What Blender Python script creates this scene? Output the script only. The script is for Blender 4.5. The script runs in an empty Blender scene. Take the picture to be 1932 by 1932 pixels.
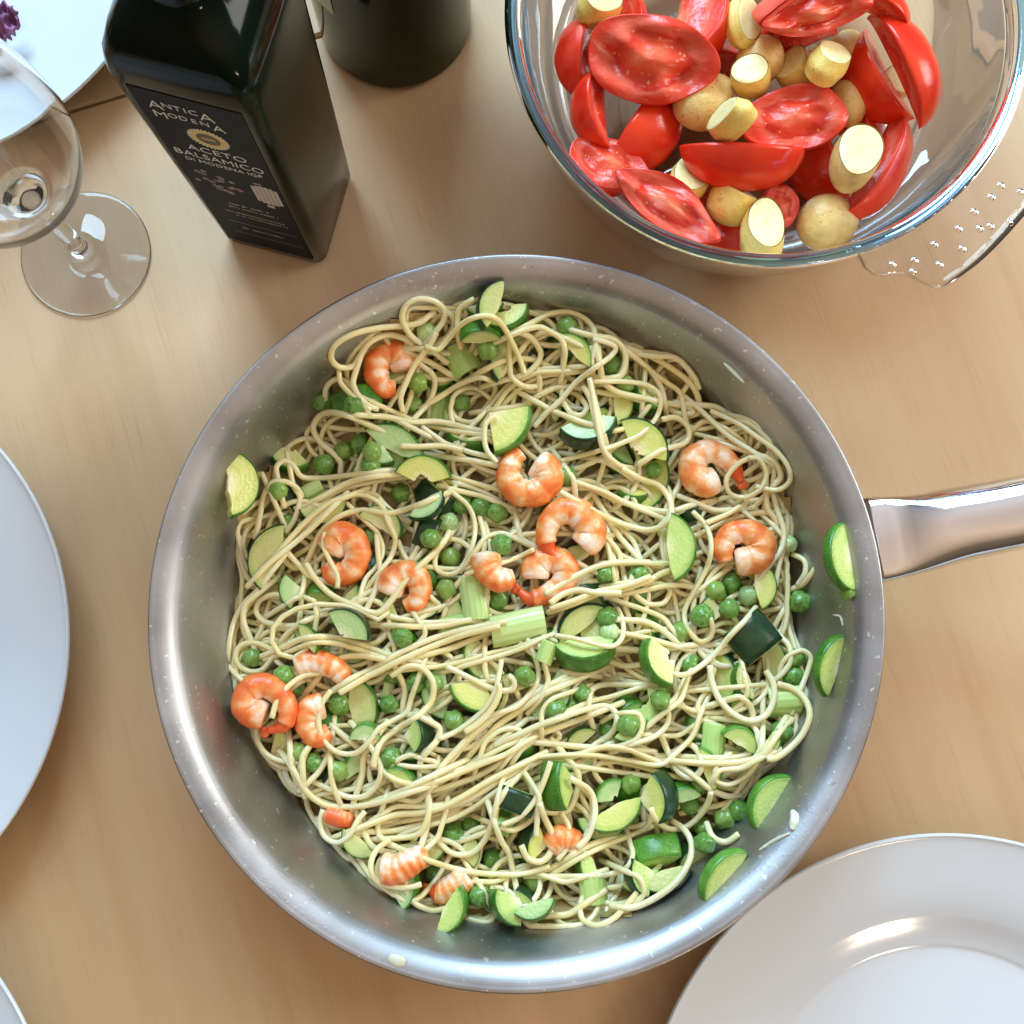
import bpy, math, random
import numpy as np
from mathutils import Matrix, Vector
random.seed(7); rng = np.random.default_rng(7)
R_ = math.radians
MM = 0.001
SC = bpy.context.scene
COL = SC.collection

# ---------------------------------------------------------------- camera
F, CX, CY = 2222.0, 966.0, 966.0          # focal length and centre, in units of a 1932 px wide picture
CAMZ = 505.0                               # mm above the table
RC = (Matrix.Rotation(math.atan(284/2222.1), 4, 'X') @ Matrix.Rotation(-math.atan(21/2222.0), 4, 'Y'))
cam_d = bpy.data.cameras.new('camera'); cam = bpy.data.objects.new('camera', cam_d); COL.objects.link(cam)
cam.matrix_world = Matrix.Translation((0, 0, CAMZ*MM)) @ RC
cam_d.sensor_fit = 'HORIZONTAL'; cam_d.angle = 2*math.atan(966/F)
cam_d.clip_start = 0.01; cam_d.clip_end = 50
SC.camera = cam

# ---------------------------------------------------------------- room light, window light, lamps
W = bpy.data.worlds.new('World'); SC.world = W; W.use_nodes = True
nt = W.node_tree; nt.nodes.clear()
wo = nt.nodes.new('ShaderNodeOutputWorld'); bg = nt.nodes.new('ShaderNodeBackground')
tc = nt.nodes.new('ShaderNodeTexCoord'); sp = nt.nodes.new('ShaderNodeSeparateXYZ')
def wramp(sock, stops):
    m_ = nt.nodes.new('ShaderNodeMapRange'); m_.inputs[1].default_value = -1; m_.inputs[2].default_value = 1
    r_ = nt.nodes.new('ShaderNodeValToRGB'); e_ = r_.color_ramp.elements
    while len(e_) < len(stops): e_.new(.5)
    for i_, (p_, c_) in enumerate(stops): e_[i_].position = p_; e_[i_].color = (*c_, 1)
    nt.links.new(sock, m_.inputs[0]); nt.links.new(m_.outputs[0], r_.inputs[0]); return r_.outputs[0]
nt.links.new(tc.outputs['Generated'], sp.inputs[0])
wa = wramp(sp.outputs['Y'], [(0.05, (0.82, 0.63, 0.44)), (0.5, (0.66, 0.60, 0.55)), (0.95, (0.80, 0.92, 1.10))])    # warm room behind, cool window side
wb = wramp(sp.outputs['Z'], [(0.5, (0.20, 0.18, 0.17)), (0.72, (0.40, 0.37, 0.35)), (0.93, (1.9, 1.66, 1.50)), (1.0, (1.7, 1.50, 1.36))])          # white ceiling, darker room
wm = nt.nodes.new('ShaderNodeMix'); wm.data_type = 'RGBA'; wm.blend_type = 'MULTIPLY'; wm.inputs[0].default_value = 1
nt.links.new(wa, wm.inputs[6]); nt.links.new(wb, wm.inputs[7]); nt.links.new(wm.outputs[2], bg.inputs[0]); nt.links.new(bg.outputs[0], wo.inputs[0])
bg.inputs[1].default_value = 0.47

def area(name, loc, target, sx, sy, power, colr, shape='RECTANGLE'):
    d = bpy.data.lights.new(name, 'AREA'); d.shape = shape; d.size = sx; d.size_y = sy
    d.energy = power; d.color = colr
    o = bpy.data.objects.new(name, d); COL.objects.link(o); o.location = loc
    o.rotation_euler = (Vector(target)-Vector(loc)).to_track_quat('-Z', 'Y').to_euler()
    return o
area('window_light', (-0.30, 1.45, 0.95), (0, 0, 0), 1.0, 0.95, 40, (0.52, 0.78, 1.0))
area('side_window_light', (1.45, 0.55, 0.85), (0.2, 0, 0), 0.7, 0.7, 14, (1.0, 0.97, 0.90))
area('ceiling_lamp', (0.893, -1.515, 0.615), (0, 0, 0), 0.09, 0.09, 2.0, (1.0, 0.80, 0.55), 'DISK')
area('ceiling_lamp', (0.985, -1.48, 0.572), (0, 0, 0), 0.09, 0.09, 1.5, (1.0, 0.80, 0.55), 'DISK')
SC.view_settings.view_transform = 'Standard'; SC.view_settings.look = 'None'
SC.view_settings.exposure = 0.38; SC.view_settings.gamma = 1.0
cy = SC.cycles
cy.max_bounces = 14; cy.diffuse_bounces = 4; cy.glossy_bounces = 5; cy.transmission_bounces = 12; cy.transparent_max_bounces = 16
cy.blur_glossy = 0.6; cy.sample_clamp_indirect = 6.0; cy.use_denoising = True

# ---------------------------------------------------------------- helpers
RC3 = np.array(RC.to_3x3())
def P(u, v, z):
    """table-space point (mm) at height z that the picture shows at u, v"""
    d = RC3 @ np.array([u-CX, CY-v, -F])
    t = (CAMZ-z)/(-d[2])
    return np.array([t*d[0], t*d[1], z])
def Pn(uv, z):
    d = np.stack([uv[:, 0]-CX, CY-uv[:, 1], np.full(len(uv), -F)], 1) @ RC3.T
    t = (CAMZ-z)/(-d[:, 2])
    return np.stack([t*d[:, 0], t*d[:, 1], z*np.ones(len(uv))], 1)
def pxmm(z, u=CX, v=CX):
    d = RC3 @ np.array([u-CX, CY-v, -F]); return -d[2]/(CAMZ-z)

def mesh(name, v, f, mat=None, smooth=True):
    m = bpy.data.meshes.new(name)
    m.from_pydata([tuple(map(float, p)) for p in v], [], [tuple(map(int, q)) for q in f]); m.validate(); m.update()
    if smooth: m.shade_smooth()
    if mat: m.materials.append(mat)
    return m
def obj(name, m, parent=None, loc=None):
    o = bpy.data.objects.new(name, m); COL.objects.link(o)
    if parent: o.parent = parent
    if loc is not None: o.location = loc
    return o
def tag(o, label, cat, group=None, kind=None):
    if label: o['label'] = label
    if cat: o['category'] = cat
    if group: o['group'] = group
    if kind: o['kind'] = kind
    return o
def thing(name, label, cat, mat4=None, group=None):
    o = bpy.data.objects.new(name, None); COL.objects.link(o); o.empty_display_size = 0.01
    if mat4 is not None: o.matrix_world = mat4
    return tag(o, label, cat, group)

def lathe(prof, n=96, closed=False, ax=1.0, wob=0.0):
    """prof: list of (r, z)"""
    v = []; f = []; k = len(prof)
    for i in range(n):
        a = 2*math.pi*i/n; c, s = math.cos(a), math.sin(a)
        w = 1+wob*math.sin(2*a+1)+wob*0.6*math.sin(3*a)
        for r, z in prof: v.append((r*c*w, r*s*ax*w, z))
    for i in range(n):
        j = (i+1) % n
        for q in range(k if closed else k-1):
            p = (q+1) % k
            f.append((i*k+q, j*k+q, j*k+p, i*k+p))
    return v, f
def smooth_prof(pts, n=6):
    p = np.array(pts, float); out = []
    q = np.vstack([2*p[0]-p[1], p, 2*p[-1]-p[-2]])
    for i in range(1, len(q)-2):
        for t in np.linspace(0, 1, n, endpoint=False):
            out.append(0.5*((2*q[i])+(-q[i-1]+q[i+1])*t+(2*q[i-1]-5*q[i]+4*q[i+1]-q[i+2])*t*t+(-q[i-1]+3*q[i]-3*q[i+1]+q[i+2])*t**3))
    out.append(p[-1]); return [tuple(a) for a in out]
def spline(pts, step):
    p = np.array(pts, float)
    d = np.array(smooth_prof(p, 14))
    L = np.r_[0, np.cumsum(np.linalg.norm(np.diff(d, axis=0), axis=1))]
    n = max(4, int(L[-1]/step)+1); s = np.linspace(0, L[-1], n)
    return np.stack([np.interp(s, L, d[:, i]) for i in range(d.shape[1])], 1)
def gsm(a, sig):
    n = int(3*sig)+1; k = np.exp(-0.5*(np.arange(-n, n+1)/sig)**2); k /= k.sum()
    return np.convolve(np.pad(a, n, mode='edge'), k, mode='valid')
def tube(c, rad, ns=8, v0=0, flat=1.0, round_end=False):
    """c: (n,3) centre line, rad: scalar or (n,)"""
    n = len(c); rad = np.ones(n)*rad
    t = np.gradient(c, axis=0); t /= np.linalg.norm(t, axis=1)[:, None]+1e-12
    up = np.array([0, 0, 1.0]); s = np.cross(t, up); s /= np.linalg.norm(s, axis=1)[:, None]+1e-9
    b = np.cross(s, t)
    a = np.arange(ns)*2*math.pi/ns
    ring = c[:, None, :]+rad[:, None, None]*(np.cos(a)[None, :, None]*s[:, None, :]+flat*np.sin(a)[None, :, None]*b[:, None, :])
    v = ring.reshape(-1, 3); i = np.arange(n-1)[:, None]*ns; k = np.arange(ns)[None, :]; k2 = (k+1) % ns
    f = np.stack([i+k, i+k2, i+ns+k2, i+ns+k], -1).reshape(-1, 4)+v0
    caps = [list(v0+np.arange(ns)[::-1]), list(v0+(n-1)*ns+np.arange(ns))]
    return v, f.tolist()+caps

# ---------------------------------------------------------------- materials
def mat(name):
    m = bpy.data.materials.new(name); m.use_nodes = True
    b = m.node_tree.nodes['Principled BSDF']; return m, m.node_tree, b
def N(t, typ, **kw):
    n = t.nodes.new(typ)
    for k, v in kw.items():
        if k.startswith('i_'): n.inputs[k[2:].replace('_', ' ')].default_value = v
        else: setattr(n, k, v)
    return n
def noise(t, scale, detail=3, coord='Object', rough=0.5, stretch=None, dist=0.0, rand=False):
    c = N(t, 'ShaderNodeTexCoord'); n = N(t, 'ShaderNodeTexNoise'); n.inputs['Scale'].default_value = scale
    n.inputs['Detail'].default_value = detail; n.inputs['Roughness'].default_value = rough; n.inputs['Distortion'].default_value = dist
    src = c.outputs[coord]
    if stretch or rand:
        mp = N(t, 'ShaderNodeMapping'); t.links.new(src, mp.inputs[0])
        if stretch: mp.inputs['Scale'].default_value = stretch
        if rand:
            oi = N(t, 'ShaderNodeObjectInfo'); mu = N(t, 'ShaderNodeVectorMath', operation='SCALE')
            mu.inputs[0].default_value = (37, 51, 23); t.links.new(oi.outputs['Random'], mu.inputs['Scale'])
            t.links.new(mu.outputs[0], mp.inputs['Location'])
        src = mp.outputs[0]
    t.links.new(src, n.inputs['Vector']); return n
def ramp(t, src, stops, interp='LINEAR'):
    r = N(t, 'ShaderNodeValToRGB'); r.color_ramp.interpolation = interp; e = r.color_ramp.elements
    while len(e) < len(stops): e.new(0.5)
    top = max(p for p, c in stops)
    if top > 1:                                            # ramps end at 1: scale the input and the stops
        mm = N(t, 'ShaderNodeMath', operation='MULTIPLY'); mm.inputs[1].default_value = 1/top; t.links.new(src, mm.inputs[0]); src = mm.outputs[0]
        stops = [(p/top, c) for p, c in stops]
    for i, (p, c) in enumerate(stops):
        e[i].position = p; e[i].color = (*c, 1) if len(c) == 3 else c
    t.links.new(src, r.inputs[0]); return r
def mix(t, fac, a, b, mode='MIX'):
    m = N(t, 'ShaderNodeMix', data_type='RGBA', blend_type=mode)
    for sock, x in ((m.inputs[0], fac), (m.inputs[6], a), (m.inputs[7], b)):
        if hasattr(x, 'links'): t.links.new(x, sock)
        elif isinstance(x, (int, float)): sock.default_value = x
        else: sock.default_value = (*x, 1)
    return m.outputs[2]
def bump(t, b, h, strength, dist):
    n = N(t, 'ShaderNodeBump'); n.inputs['Strength'].default_value = strength; n.inputs['Distance'].default_value = dist
    t.links.new(h, n.inputs['Height']); t.links.new(n.outputs[0], b.inputs['Normal']); return n
def setp(b, **kw):
    for k, v in kw.items():
        b.inputs[k.replace('_', ' ')].default_value = v

def m_wood():
    m, t, b = mat('beech_wood')
    g = noise(t, 6, 6, stretch=(9, 0.5, 1), rough=0.6)          # long fine grain along y
    g2 = noise(t, 150, 4, stretch=(5, 0.16, 1), rough=0.65)                 # short flecks
    g3 = noise(t, 3.5, 3)
    c = N(t, 'ShaderNodeTexCoord'); sx = N(t, 'ShaderNodeSeparateXYZ'); t.links.new(c.outputs['Object'], sx.inputs[0])
    fl = N(t, 'ShaderNodeMath', operation='MULTIPLY'); fl.inputs[1].default_value = 11.5; t.links.new(sx.outputs[0], fl.inputs[0])
    fo = N(t, 'ShaderNodeMath', operation='FLOOR'); t.links.new(fl.outputs[0], fo.inputs[0])
    wn = N(t, 'ShaderNodeTexWhiteNoise', noise_dimensions='1D'); t.links.new(fo.outputs[0], wn.inputs['W'])
    base = ramp(t, g.outputs[0], [(0.3, (0.44, 0.265, 0.13)), (0.45, (0.52, 0.345, 0.185)), (0.72, (0.59, 0.42, 0.25))])
    c1 = mix(t, 0.55, base.outputs[0], ramp(t, g3.outputs[0], [(0.32, (0.43, 0.245, 0.11)), (0.5, (0.54, 0.365, 0.20)), (0.68, (0.62, 0.46, 0.295))]).outputs[0])
    c2 = mix(t, 0.10, c1, ramp(t, wn.outputs[0], [(0, (0.46, 0.29, 0.16)), (1, (0.74, 0.56, 0.38))]).outputs[0])
    c3 = mix(t, ramp(t, g2.outputs[0], [(0.56, (0, 0, 0)), (0.74, (0.45, 0.45, 0.45))]).outputs[0], c2, (0.40, 0.25, 0.13))
    k = noise(t, 38, 2); kn = ramp(t, k.outputs[0], [(0.76, (0, 0, 0)), (0.80, (0.5, 0.5, 0.5))])
    c4 = mix(t, kn.outputs[0], c3, (0.30, 0.17, 0.09))
    t.links.new(c4, b.inputs['Base Color'])
    rr = ramp(t, g3.outputs[0], [(0.3, (0.36,)*3), (0.7, (0.5,)*3)]); t.links.new(rr.outputs[0], b.inputs['Roughness'])
    bump(t, b, g2.outputs[0], 0.06, 0.0004); setp(b, Specular_IOR_Level=0.35); return m
def m_steel(brushed=True):
    m, t, b = mat('brushed_steel' if brushed else 'polished_steel'); setp(b, Metallic=1.0)
    if not brushed:
        setp(b, Base_Color=(0.80, 0.82, 0.86, 1), Roughness=0.08)
        n = noise(t, 60, 2); bump(t, b, n.outputs[0], 0.03, 0.0005); return m
    c = N(t, 'ShaderNodeTexCoord'); s = N(t, 'ShaderNodeSeparateXYZ'); t.links.new(c.outputs['Object'], s.inputs[0])
    ln = N(t, 'ShaderNodeVectorMath', operation='LENGTH'); cb = N(t, 'ShaderNodeCombineXYZ')
    xy = N(t, 'ShaderNodeCombineXYZ'); t.links.new(s.outputs[0], xy.inputs[0]); t.links.new(s.outputs[1], xy.inputs[1])
    t.links.new(xy.outputs[0], ln.inputs[0]); t.links.new(ln.outputs['Value'], cb.inputs[0]); t.links.new(s.outputs[2], cb.inputs[1])
    n1 = N(t, 'ShaderNodeTexNoise'); n1.inputs['Scale'].default_value = 900; n1.inputs['Detail'].default_value = 3
    t.links.new(cb.outputs[0], n1.inputs['Vector'])                       # turned rings
    n2 = noise(t, 22, 5); n3 = noise(t, 420, 2)
    colr = ramp(t, n2.outputs[0], [(0.3, (0.31, 0.315, 0.325)), (0.5, (0.40, 0.405, 0.415)), (0.7, (0.53, 0.525, 0.525))])
    sp = ramp(t, n3.outputs[0], [(0.66, (0, 0, 0)), (0.74, (1, 1, 1))])
    bs = ramp(t, noise(t, 300, 3, stretch=(1, 1, 1.4)).outputs[0], [(0.70, (0, 0, 0)), (0.76, (0.8,)*3)]); bz = ramp(t, noise(t, 9, 2).outputs[0], [(0.50, (0, 0, 0)), (0.62, (1, 1, 1))])
    cc0 = mix(t, mix(t, 1.0, bs.outputs[0], bz.outputs[0], 'MULTIPLY'), colr.outputs[0], (0.20, 0.11, 0.05))
    cc = mix(t, sp.outputs[0], cc0, (0.72, 0.72, 0.72)); t.links.new(cc, b.inputs['Base Color'])
    rr = ramp(t, n2.outputs[0], [(0.3, (0.36,)*3), (0.7, (0.52,)*3)]); t.links.new(rr.outputs[0], b.inputs['Roughness'])
    ad = N(t, 'ShaderNodeMath', operation='ADD'); mu = N(t, 'ShaderNodeMath', operation='MULTIPLY'); mu.inputs[1].default_value = 0.7
    dr = N(t, 'ShaderNodeTexVoronoi'); dr.inputs['Scale'].default_value = 520; t.links.new(c.outputs['Object'], dr.inputs['Vector'])
    dd = ramp(t, dr.outputs['Distance'], [(0.0, (1, 1, 1)), (0.35, (0, 0, 0))])
    msk = ramp(t, noise(t, 14, 3).outputs[0], [(0.55, (0.0,)*3), (0.70, (0.8,)*3)])
    dm = mix(t, 1.0, dd.outputs[0], msk.outputs[0], 'MULTIPLY')
    t.links.new(n1.outputs[0], mu.inputs[0]); t.links.new(mu.outputs[0], ad.inputs[0]); t.links.new(dm, ad.inputs[1])
    bump(t, b, ad.outputs[0], 0.22, 0.0004); return m
def m_simple(name, colr, rough=0.4, **kw):
    m, t, b = mat(name); setp(b, Base_Color=(*colr, 1), Roughness=rough, **kw); return m
def m_porcelain():
    m, t, b = mat('white_porcelain'); setp(b, Base_Color=(0.60, 0.65, 0.70, 1), Roughness=0.14, Specular_IOR_Level=0.5)
    n = noise(t, 9, 2); bump(t, b, n.outputs[0], 0.05, 0.002); return m
def m_glass(name, colr=(1, 1, 1), ior=1.47, rough=0.0):
    m, t, b = mat(name); setp(b, Base_Color=(*colr, 1), Roughness=rough, IOR=ior, Transmission_Weight=1.0); return m
def m_pasta():
    m, t, b = mat('cooked_spaghetti')
    oi = N(t, 'ShaderNodeObjectInfo')
    r = ramp(t, oi.outputs['Random'], [(0, (0.99, 0.83, 0.34)), (0.5, (0.99, 0.88, 0.42)), (1, (0.99, 0.93, 0.56))])
    n = noise(t, 60, 3); c = mix(t, 0.5, r.outputs[0], ramp(t, n.outputs[0], [(0.35, (0.96, 0.82, 0.48)), (0.65, (0.98, 0.94, 0.74))]).outputs[0])
    t.links.new(c, b.inputs['Base Color'])
    setp(b, Roughness=0.20, Specular_IOR_Level=0.7, Subsurface_Weight=0.5, Subsurface_Scale=0.002, Subsurface_Radius=(1.0, 0.7, 0.35))
    n2 = noise(t, 700, 2); bump(t, b, n2.outputs[0], 0.12, 0.0003)
    tl = N(t, 'ShaderNodeBsdfTranslucent'); t.links.new(mix(t, 0.5, c, (1.0, 0.86, 0.50)), tl.inputs[0]); ms = N(t, 'ShaderNodeMixShader'); ms.inputs[0].default_value = 0.16
    o = t.nodes['Material Output']; t.links.new(b.outputs[0], ms.inputs[1]); t.links.new(tl.outputs[0], ms.inputs[2]); t.links.new(ms.outputs[0], o.inputs[0]); return m
def m_zflesh(name, edge, mid, core):
    m, t, b = mat(name)
    c = N(t, 'ShaderNodeTexCoord'); s = N(t, 'ShaderNodeSeparateXYZ'); t.links.new(c.outputs['Object'], s.inputs[0])
    xy = N(t, 'ShaderNodeCombineXYZ'); t.links.new(s.outputs[0], xy.inputs[0]); t.links.new(s.outputs[1], xy.inputs[1])
    ln = N(t, 'ShaderNodeVectorMath', operation='LENGTH'); t.links.new(xy.outputs[0], ln.inputs[0])
    n = noise(t, 3.0, 4, rand=True); ad = N(t, 'ShaderNodeMath', operation='MULTIPLY_ADD')
    t.links.new(n.outputs[0], ad.inputs[0]); ad.inputs[1].default_value = 0.24; t.links.new(ln.outputs['Value'], ad.inputs[2])
    r = ramp(t, ad.outputs[0], [(0.30, core), (0.62, mid), (0.90, mid), (1.10, edge)])
    n2 = noise(t, 22, 3, rand=True); c2 = mix(t, ramp(t, n2.outputs[0], [(0.45, (0, 0, 0)), (0.8, (0.4,)*3)]).outputs[0], r.outputs[0], (0.78, 0.82, 0.52))
    t.links.new(c2, b.inputs['Base Color'])
    setp(b, Roughness=0.24, Specular_IOR_Level=0.7, Subsurface_Weight=0.35, Subsurface_Scale=0.003, Subsurface_Radius=(0.7, 1.0, 0.3))
    n3 = noise(t, 11, 4, rand=True); bump(t, b, n3.outputs[0], 0.35, 0.0010); return m
def m_zskin(name, a, c):
    m, t, b = mat(name); n = noise(t, 26, 3, rand=True); n2 = noise(t, 3, 2, rand=True)
    c1 = ramp(t, n.outputs[0], [(0.50, a), (0.72, c)]); c2 = mix(t, ramp(t, n2.outputs[0], [(0.4, (0, 0, 0)), (0.8, (0.6,)*3)]).outputs[0], c1.outputs[0], c)
    t.links.new(c2, b.inputs['Base Color']); setp(b, Roughness=0.28, Specular_IOR_Level=0.5)
    bump(t, b, n.outputs[0], 0.15, 0.0006); return m
def m_pea(name, a, c):
    m, t, b = mat(name); cc = N(t, 'ShaderNodeTexCoord'); v = N(t, 'ShaderNodeTexVoronoi', feature='DISTANCE_TO_EDGE')
    mp = N(t, 'ShaderNodeMapping'); oi = N(t, 'ShaderNodeObjectInfo'); mu = N(t, 'ShaderNodeVectorMath', operation='SCALE'); mu.inputs[0].default_value = (31, 17, 9)
    t.links.new(oi.outputs['Random'], mu.inputs['Scale']); t.links.new(mu.outputs[0], mp.inputs['Location']); t.links.new(cc.outputs['Object'], mp.inputs[0])
    v.inputs['Scale'].default_value = 2.1; t.links.new(mp.outputs[0], v.inputs['Vector'])
    e = ramp(t, v.outputs[0], [(0.0, (1, 1, 1)), (0.18, (0, 0, 0))])
    wr = ramp(t, oi.outputs['Random'], [(0.35, (0.03,)*3), (0.9, (0.5,)*3)])
    em = mix(t, 1.0, e.outputs[0], wr.outputs[0], 'MULTIPLY')
    n = noise(t, 2.2, 3, rand=True); base0 = ramp(t, n.outputs[0], [(0.3, a), (0.7, c)])
    wv = N(t, 'ShaderNodeTexWhiteNoise', noise_dimensions='1D'); t.links.new(oi.outputs['Random'], wv.inputs['W'])
    hv = ramp(t, wv.outputs[0], [(0.3, (0, 0, 0)), (1.0, (0.8,)*3)])
    class _B: pass
    base = _B(); base.outputs = [mix(t, hv.outputs[0], base0.outputs[0], tuple(x*f for x, f in zip(c, (1.75, 1.25, 1.3))))]
    c2 = mix(t, em, base.outputs[0], tuple(min(1, x*1.5+0.05) for x in c)); t.links.new(c2, b.inputs['Base Color'])
    setp(b, Roughness=0.25, Specular_IOR_Level=0.55, Subsurface_Weight=0.12, Subsurface_Scale=0.002)
    bump(t, b, em, 0.15, 0.0005); return m
def m_prawn():
    m, t, b = mat('cooked_prawn'); at = N(t, 'ShaderNodeAttribute', attribute_name='col')
    n = noise(t, 170, 5, rand=True, rough=0.6); n2 = noise(t, 900, 3)
    s = N(t, 'ShaderNodeSeparateColor'); t.links.new(at.outputs['Color'], s.inputs[0])
    ad = N(t, 'ShaderNodeMath', operation='MULTIPLY_ADD'); t.links.new(n.outputs[0], ad.inputs[0]); ad.inputs[1].default_value = 1.35; t.links.new(s.outputs[0], ad.inputs[2])
    r = ramp(t, ad.outputs[0], [(0.56, (0.96, 0.80, 0.66)), (0.74, (0.94, 0.60, 0.34)), (0.94, (0.92, 0.36, 0.10)), (1.25, (0.84, 0.18, 0.035))])
    rd = mix(t, s.outputs[1], r.outputs[0], (0.78, 0.06, 0.02)); t.links.new(rd, b.inputs['Base Color'])
    setp(b, Roughness=0.32, Specular_IOR_Level=0.55, Subsurface_Weight=0.2, Subsurface_Scale=0.003, Subsurface_Radius=(1.0, 0.45, 0.3))
    bump(t, b, n.outputs[0], 0.45, 0.0012); return m
def m_tflesh():
    m, t, b = mat('tomato_flesh'); c = N(t, 'ShaderNodeTexCoord'); ln = N(t, 'ShaderNodeVectorMath', operation='LENGTH')
    t.links.new(c.outputs['Object'], ln.inputs[0])
    n = noise(t, 2.4, 3, rand=True); ad = N(t, 'ShaderNodeMath', operation='MULTIPLY_ADD'); t.links.new(n.outputs[0], ad.inputs[0]); ad.inputs[1].default_value = 0.6; t.links.new(ln.outputs['Value'], ad.inputs[2])
    r = ramp(t, ad.outputs[0], [(0.40, (0.82, 0.24, 0.12)), (0.62, (0.78, 0.09, 0.04)), (0.88, (0.62, 0.028, 0.014)), (1.0, (0.78, 0.15, 0.09)), (1.22, (0.74, 0.055, 0.03))])
    v = N(t, 'ShaderNodeTexVoronoi'); v.inputs['Scale'].default_value = 7; mp = N(t, 'ShaderNodeMapping'); mp.inputs['Scale'].default_value = (1, 0.45, 1)
    t.links.new(c.outputs['Object'], mp.inputs[0]); t.links.new(mp.outputs[0], v.inputs['Vector'])
    sd = ramp(t, v.outputs['Distance'], [(0.12, (1, 1, 1)), (0.2, (0, 0, 0))]); zone = ramp(t, ad.outputs[0], [(0.62, (0, 0, 0)), (0.72, (0.8,)*3), (0.90, (0.7,)*3), (0.97, (0, 0, 0))])
    sm = mix(t, 1.0, sd.outputs[0], zone.outputs[0], 'MULTIPLY'); c2 = mix(t, sm, r.outputs[0], (0.82, 0.42, 0.15))
    t.links.new(c2, b.inputs['Base Color']); n3 = noise(t, 9, 4, rand=True)
    setp(b, Roughness=0.24, Specular_IOR_Level=0.45, Subsurface_Weight=0.2, Subsurface_Scale=0.003, Subsurface_Radius=(1.0, 0.25, 0.15))
    hb = mix(t, 0.5, n3.outputs[0], r.outputs[0], 'ADD'); bump(t, b, hb, 0.35, 0.0012); return m
def m_tskin():
    m, t, b = mat('tomato_skin'); n = noise(t, 1.5, 2, rand=True)
    r = ramp(t, n.outputs[0], [(0.3, (0.66, 0.018, 0.008)), (0.7, (0.78, 0.055, 0.014))]); t.links.new(r.outputs[0], b.inputs['Base Color'])
    n2 = noise(t, 16, 3, rand=True); setp(b, Roughness=0.22, Specular_IOR_Level=0.4); bump(t, b, n2.outputs[0], 0.12, 0.0006); return m
def m_pflesh():
    m, t, b = mat('potato_flesh'); n = noise(t, 5, 4, rand=True)
    r = ramp(t, n.outputs[0], [(0.3, (0.80, 0.68, 0.29)), (0.7, (0.86, 0.78, 0.42))]); t.links.new(r.outputs[0], b.inputs['Base Color'])
    setp(b, Roughness=0.4, Subsurface_Weight=0.15, Subsurface_Scale=0.003); n2 = noise(t, 14, 4); bump(t, b, n2.outputs[0], 0.3, 0.0008); return m
def m_pskin(name, a, c, d):
    m, t, b = mat(name); n = noise(t, 2.2, 4, rand=True); r = ramp(t, n.outputs[0], [(0.3, a), (0.6, c), (0.8, d)])
    n2 = noise(t, 9, 2, rand=True); sp = ramp(t, n2.outputs[0], [(0.68, (0, 0, 0)), (0.74, (0.7,)*3)])
    c2 = mix(t, sp.outputs[0], r.outputs[0], (0.12, 0.08, 0.02)); t.links.new(c2, b.inputs['Base Color'])
    setp(b, Roughness=0.33); n3 = noise(t, 12, 4); bump(t, b, n3.outputs[0], 0.4, 0.0008); return m

M_WOOD = m_wood(); M_PAN = m_steel(True); M_POL = m_steel(False); M_PORC = m_porcelain()
M_GLASS = m_glass('clear_glass'); M_PASTA = m_pasta()
ZF = {'g': m_zflesh('courgette_flesh_green', (0.20, 0.43, 0.05), (0.52, 0.68, 0.18), (0.84, 0.84, 0.48)),
      'y': m_zflesh('courgette_flesh_yellow', (0.34, 0.54, 0.06), (0.70, 0.74, 0.20), (0.92, 0.88, 0.52)),
      't': m_zflesh('courgette_flesh_cool', (0.18, 0.42, 0.10), (0.46, 0.66, 0.27), (0.74, 0.81, 0.48)),
      'o': m_zflesh('courgette_flesh_olive', (0.26, 0.40, 0.07), (0.56, 0.60, 0.21), (0.72, 0.68, 0.33))}
ZS = {'d': m_zskin('courgette_skin_dark', (0.006, 0.030, 0.010), (0.020, 0.075, 0.018)),
      'm': m_zskin('courgette_skin_mid', (0.025, 0.13, 0.010), (0.12, 0.32, 0.03)),
      'l': m_zskin('courgette_skin_light', (0.05, 0.21, 0.02), (0.19, 0.43, 0.06))}
M_PEA = [m_pea('pea_green', (0.065, 0.20, 0.030), (0.16, 0.34, 0.065)), m_pea('pea_pale', (0.28, 0.48, 0.18), (0.42, 0.62, 0.28))]
M_PRAWN = m_prawn(); M_TF = m_tflesh(); M_TS = m_tskin(); M_PF = m_pflesh()
M_PS = [m_pskin('potato_skin_yellow', (0.80, 0.56, 0.12), (0.90, 0.70, 0.20), (0.60, 0.35, 0.08)),
        m_pskin('potato_skin_brown', (0.66, 0.43, 0.13), (0.80, 0.57, 0.21), (0.40, 0.19, 0.06))]
def m_celery():
    m, t, b = mat('celery'); n = noise(t, 5, 4, stretch=(0.6, 8, 2), rand=True)
    r = ramp(t, n.outputs[0], [(0.3, (0.34, 0.57, 0.12)), (0.55, (0.54, 0.74, 0.27)), (0.75, (0.74, 0.86, 0.46))]); t.links.new(r.outputs[0], b.inputs['Base Color'])
    setp(b, Roughness=0.26, Specular_IOR_Level=0.6, Subsurface_Weight=0.2, Subsurface_Scale=0.003, Subsurface_Radius=(0.7, 1, 0.4)); bump(t, b, n.outputs[0], 0.3, 0.0008); return m
M_CEL = m_celery()

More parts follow.
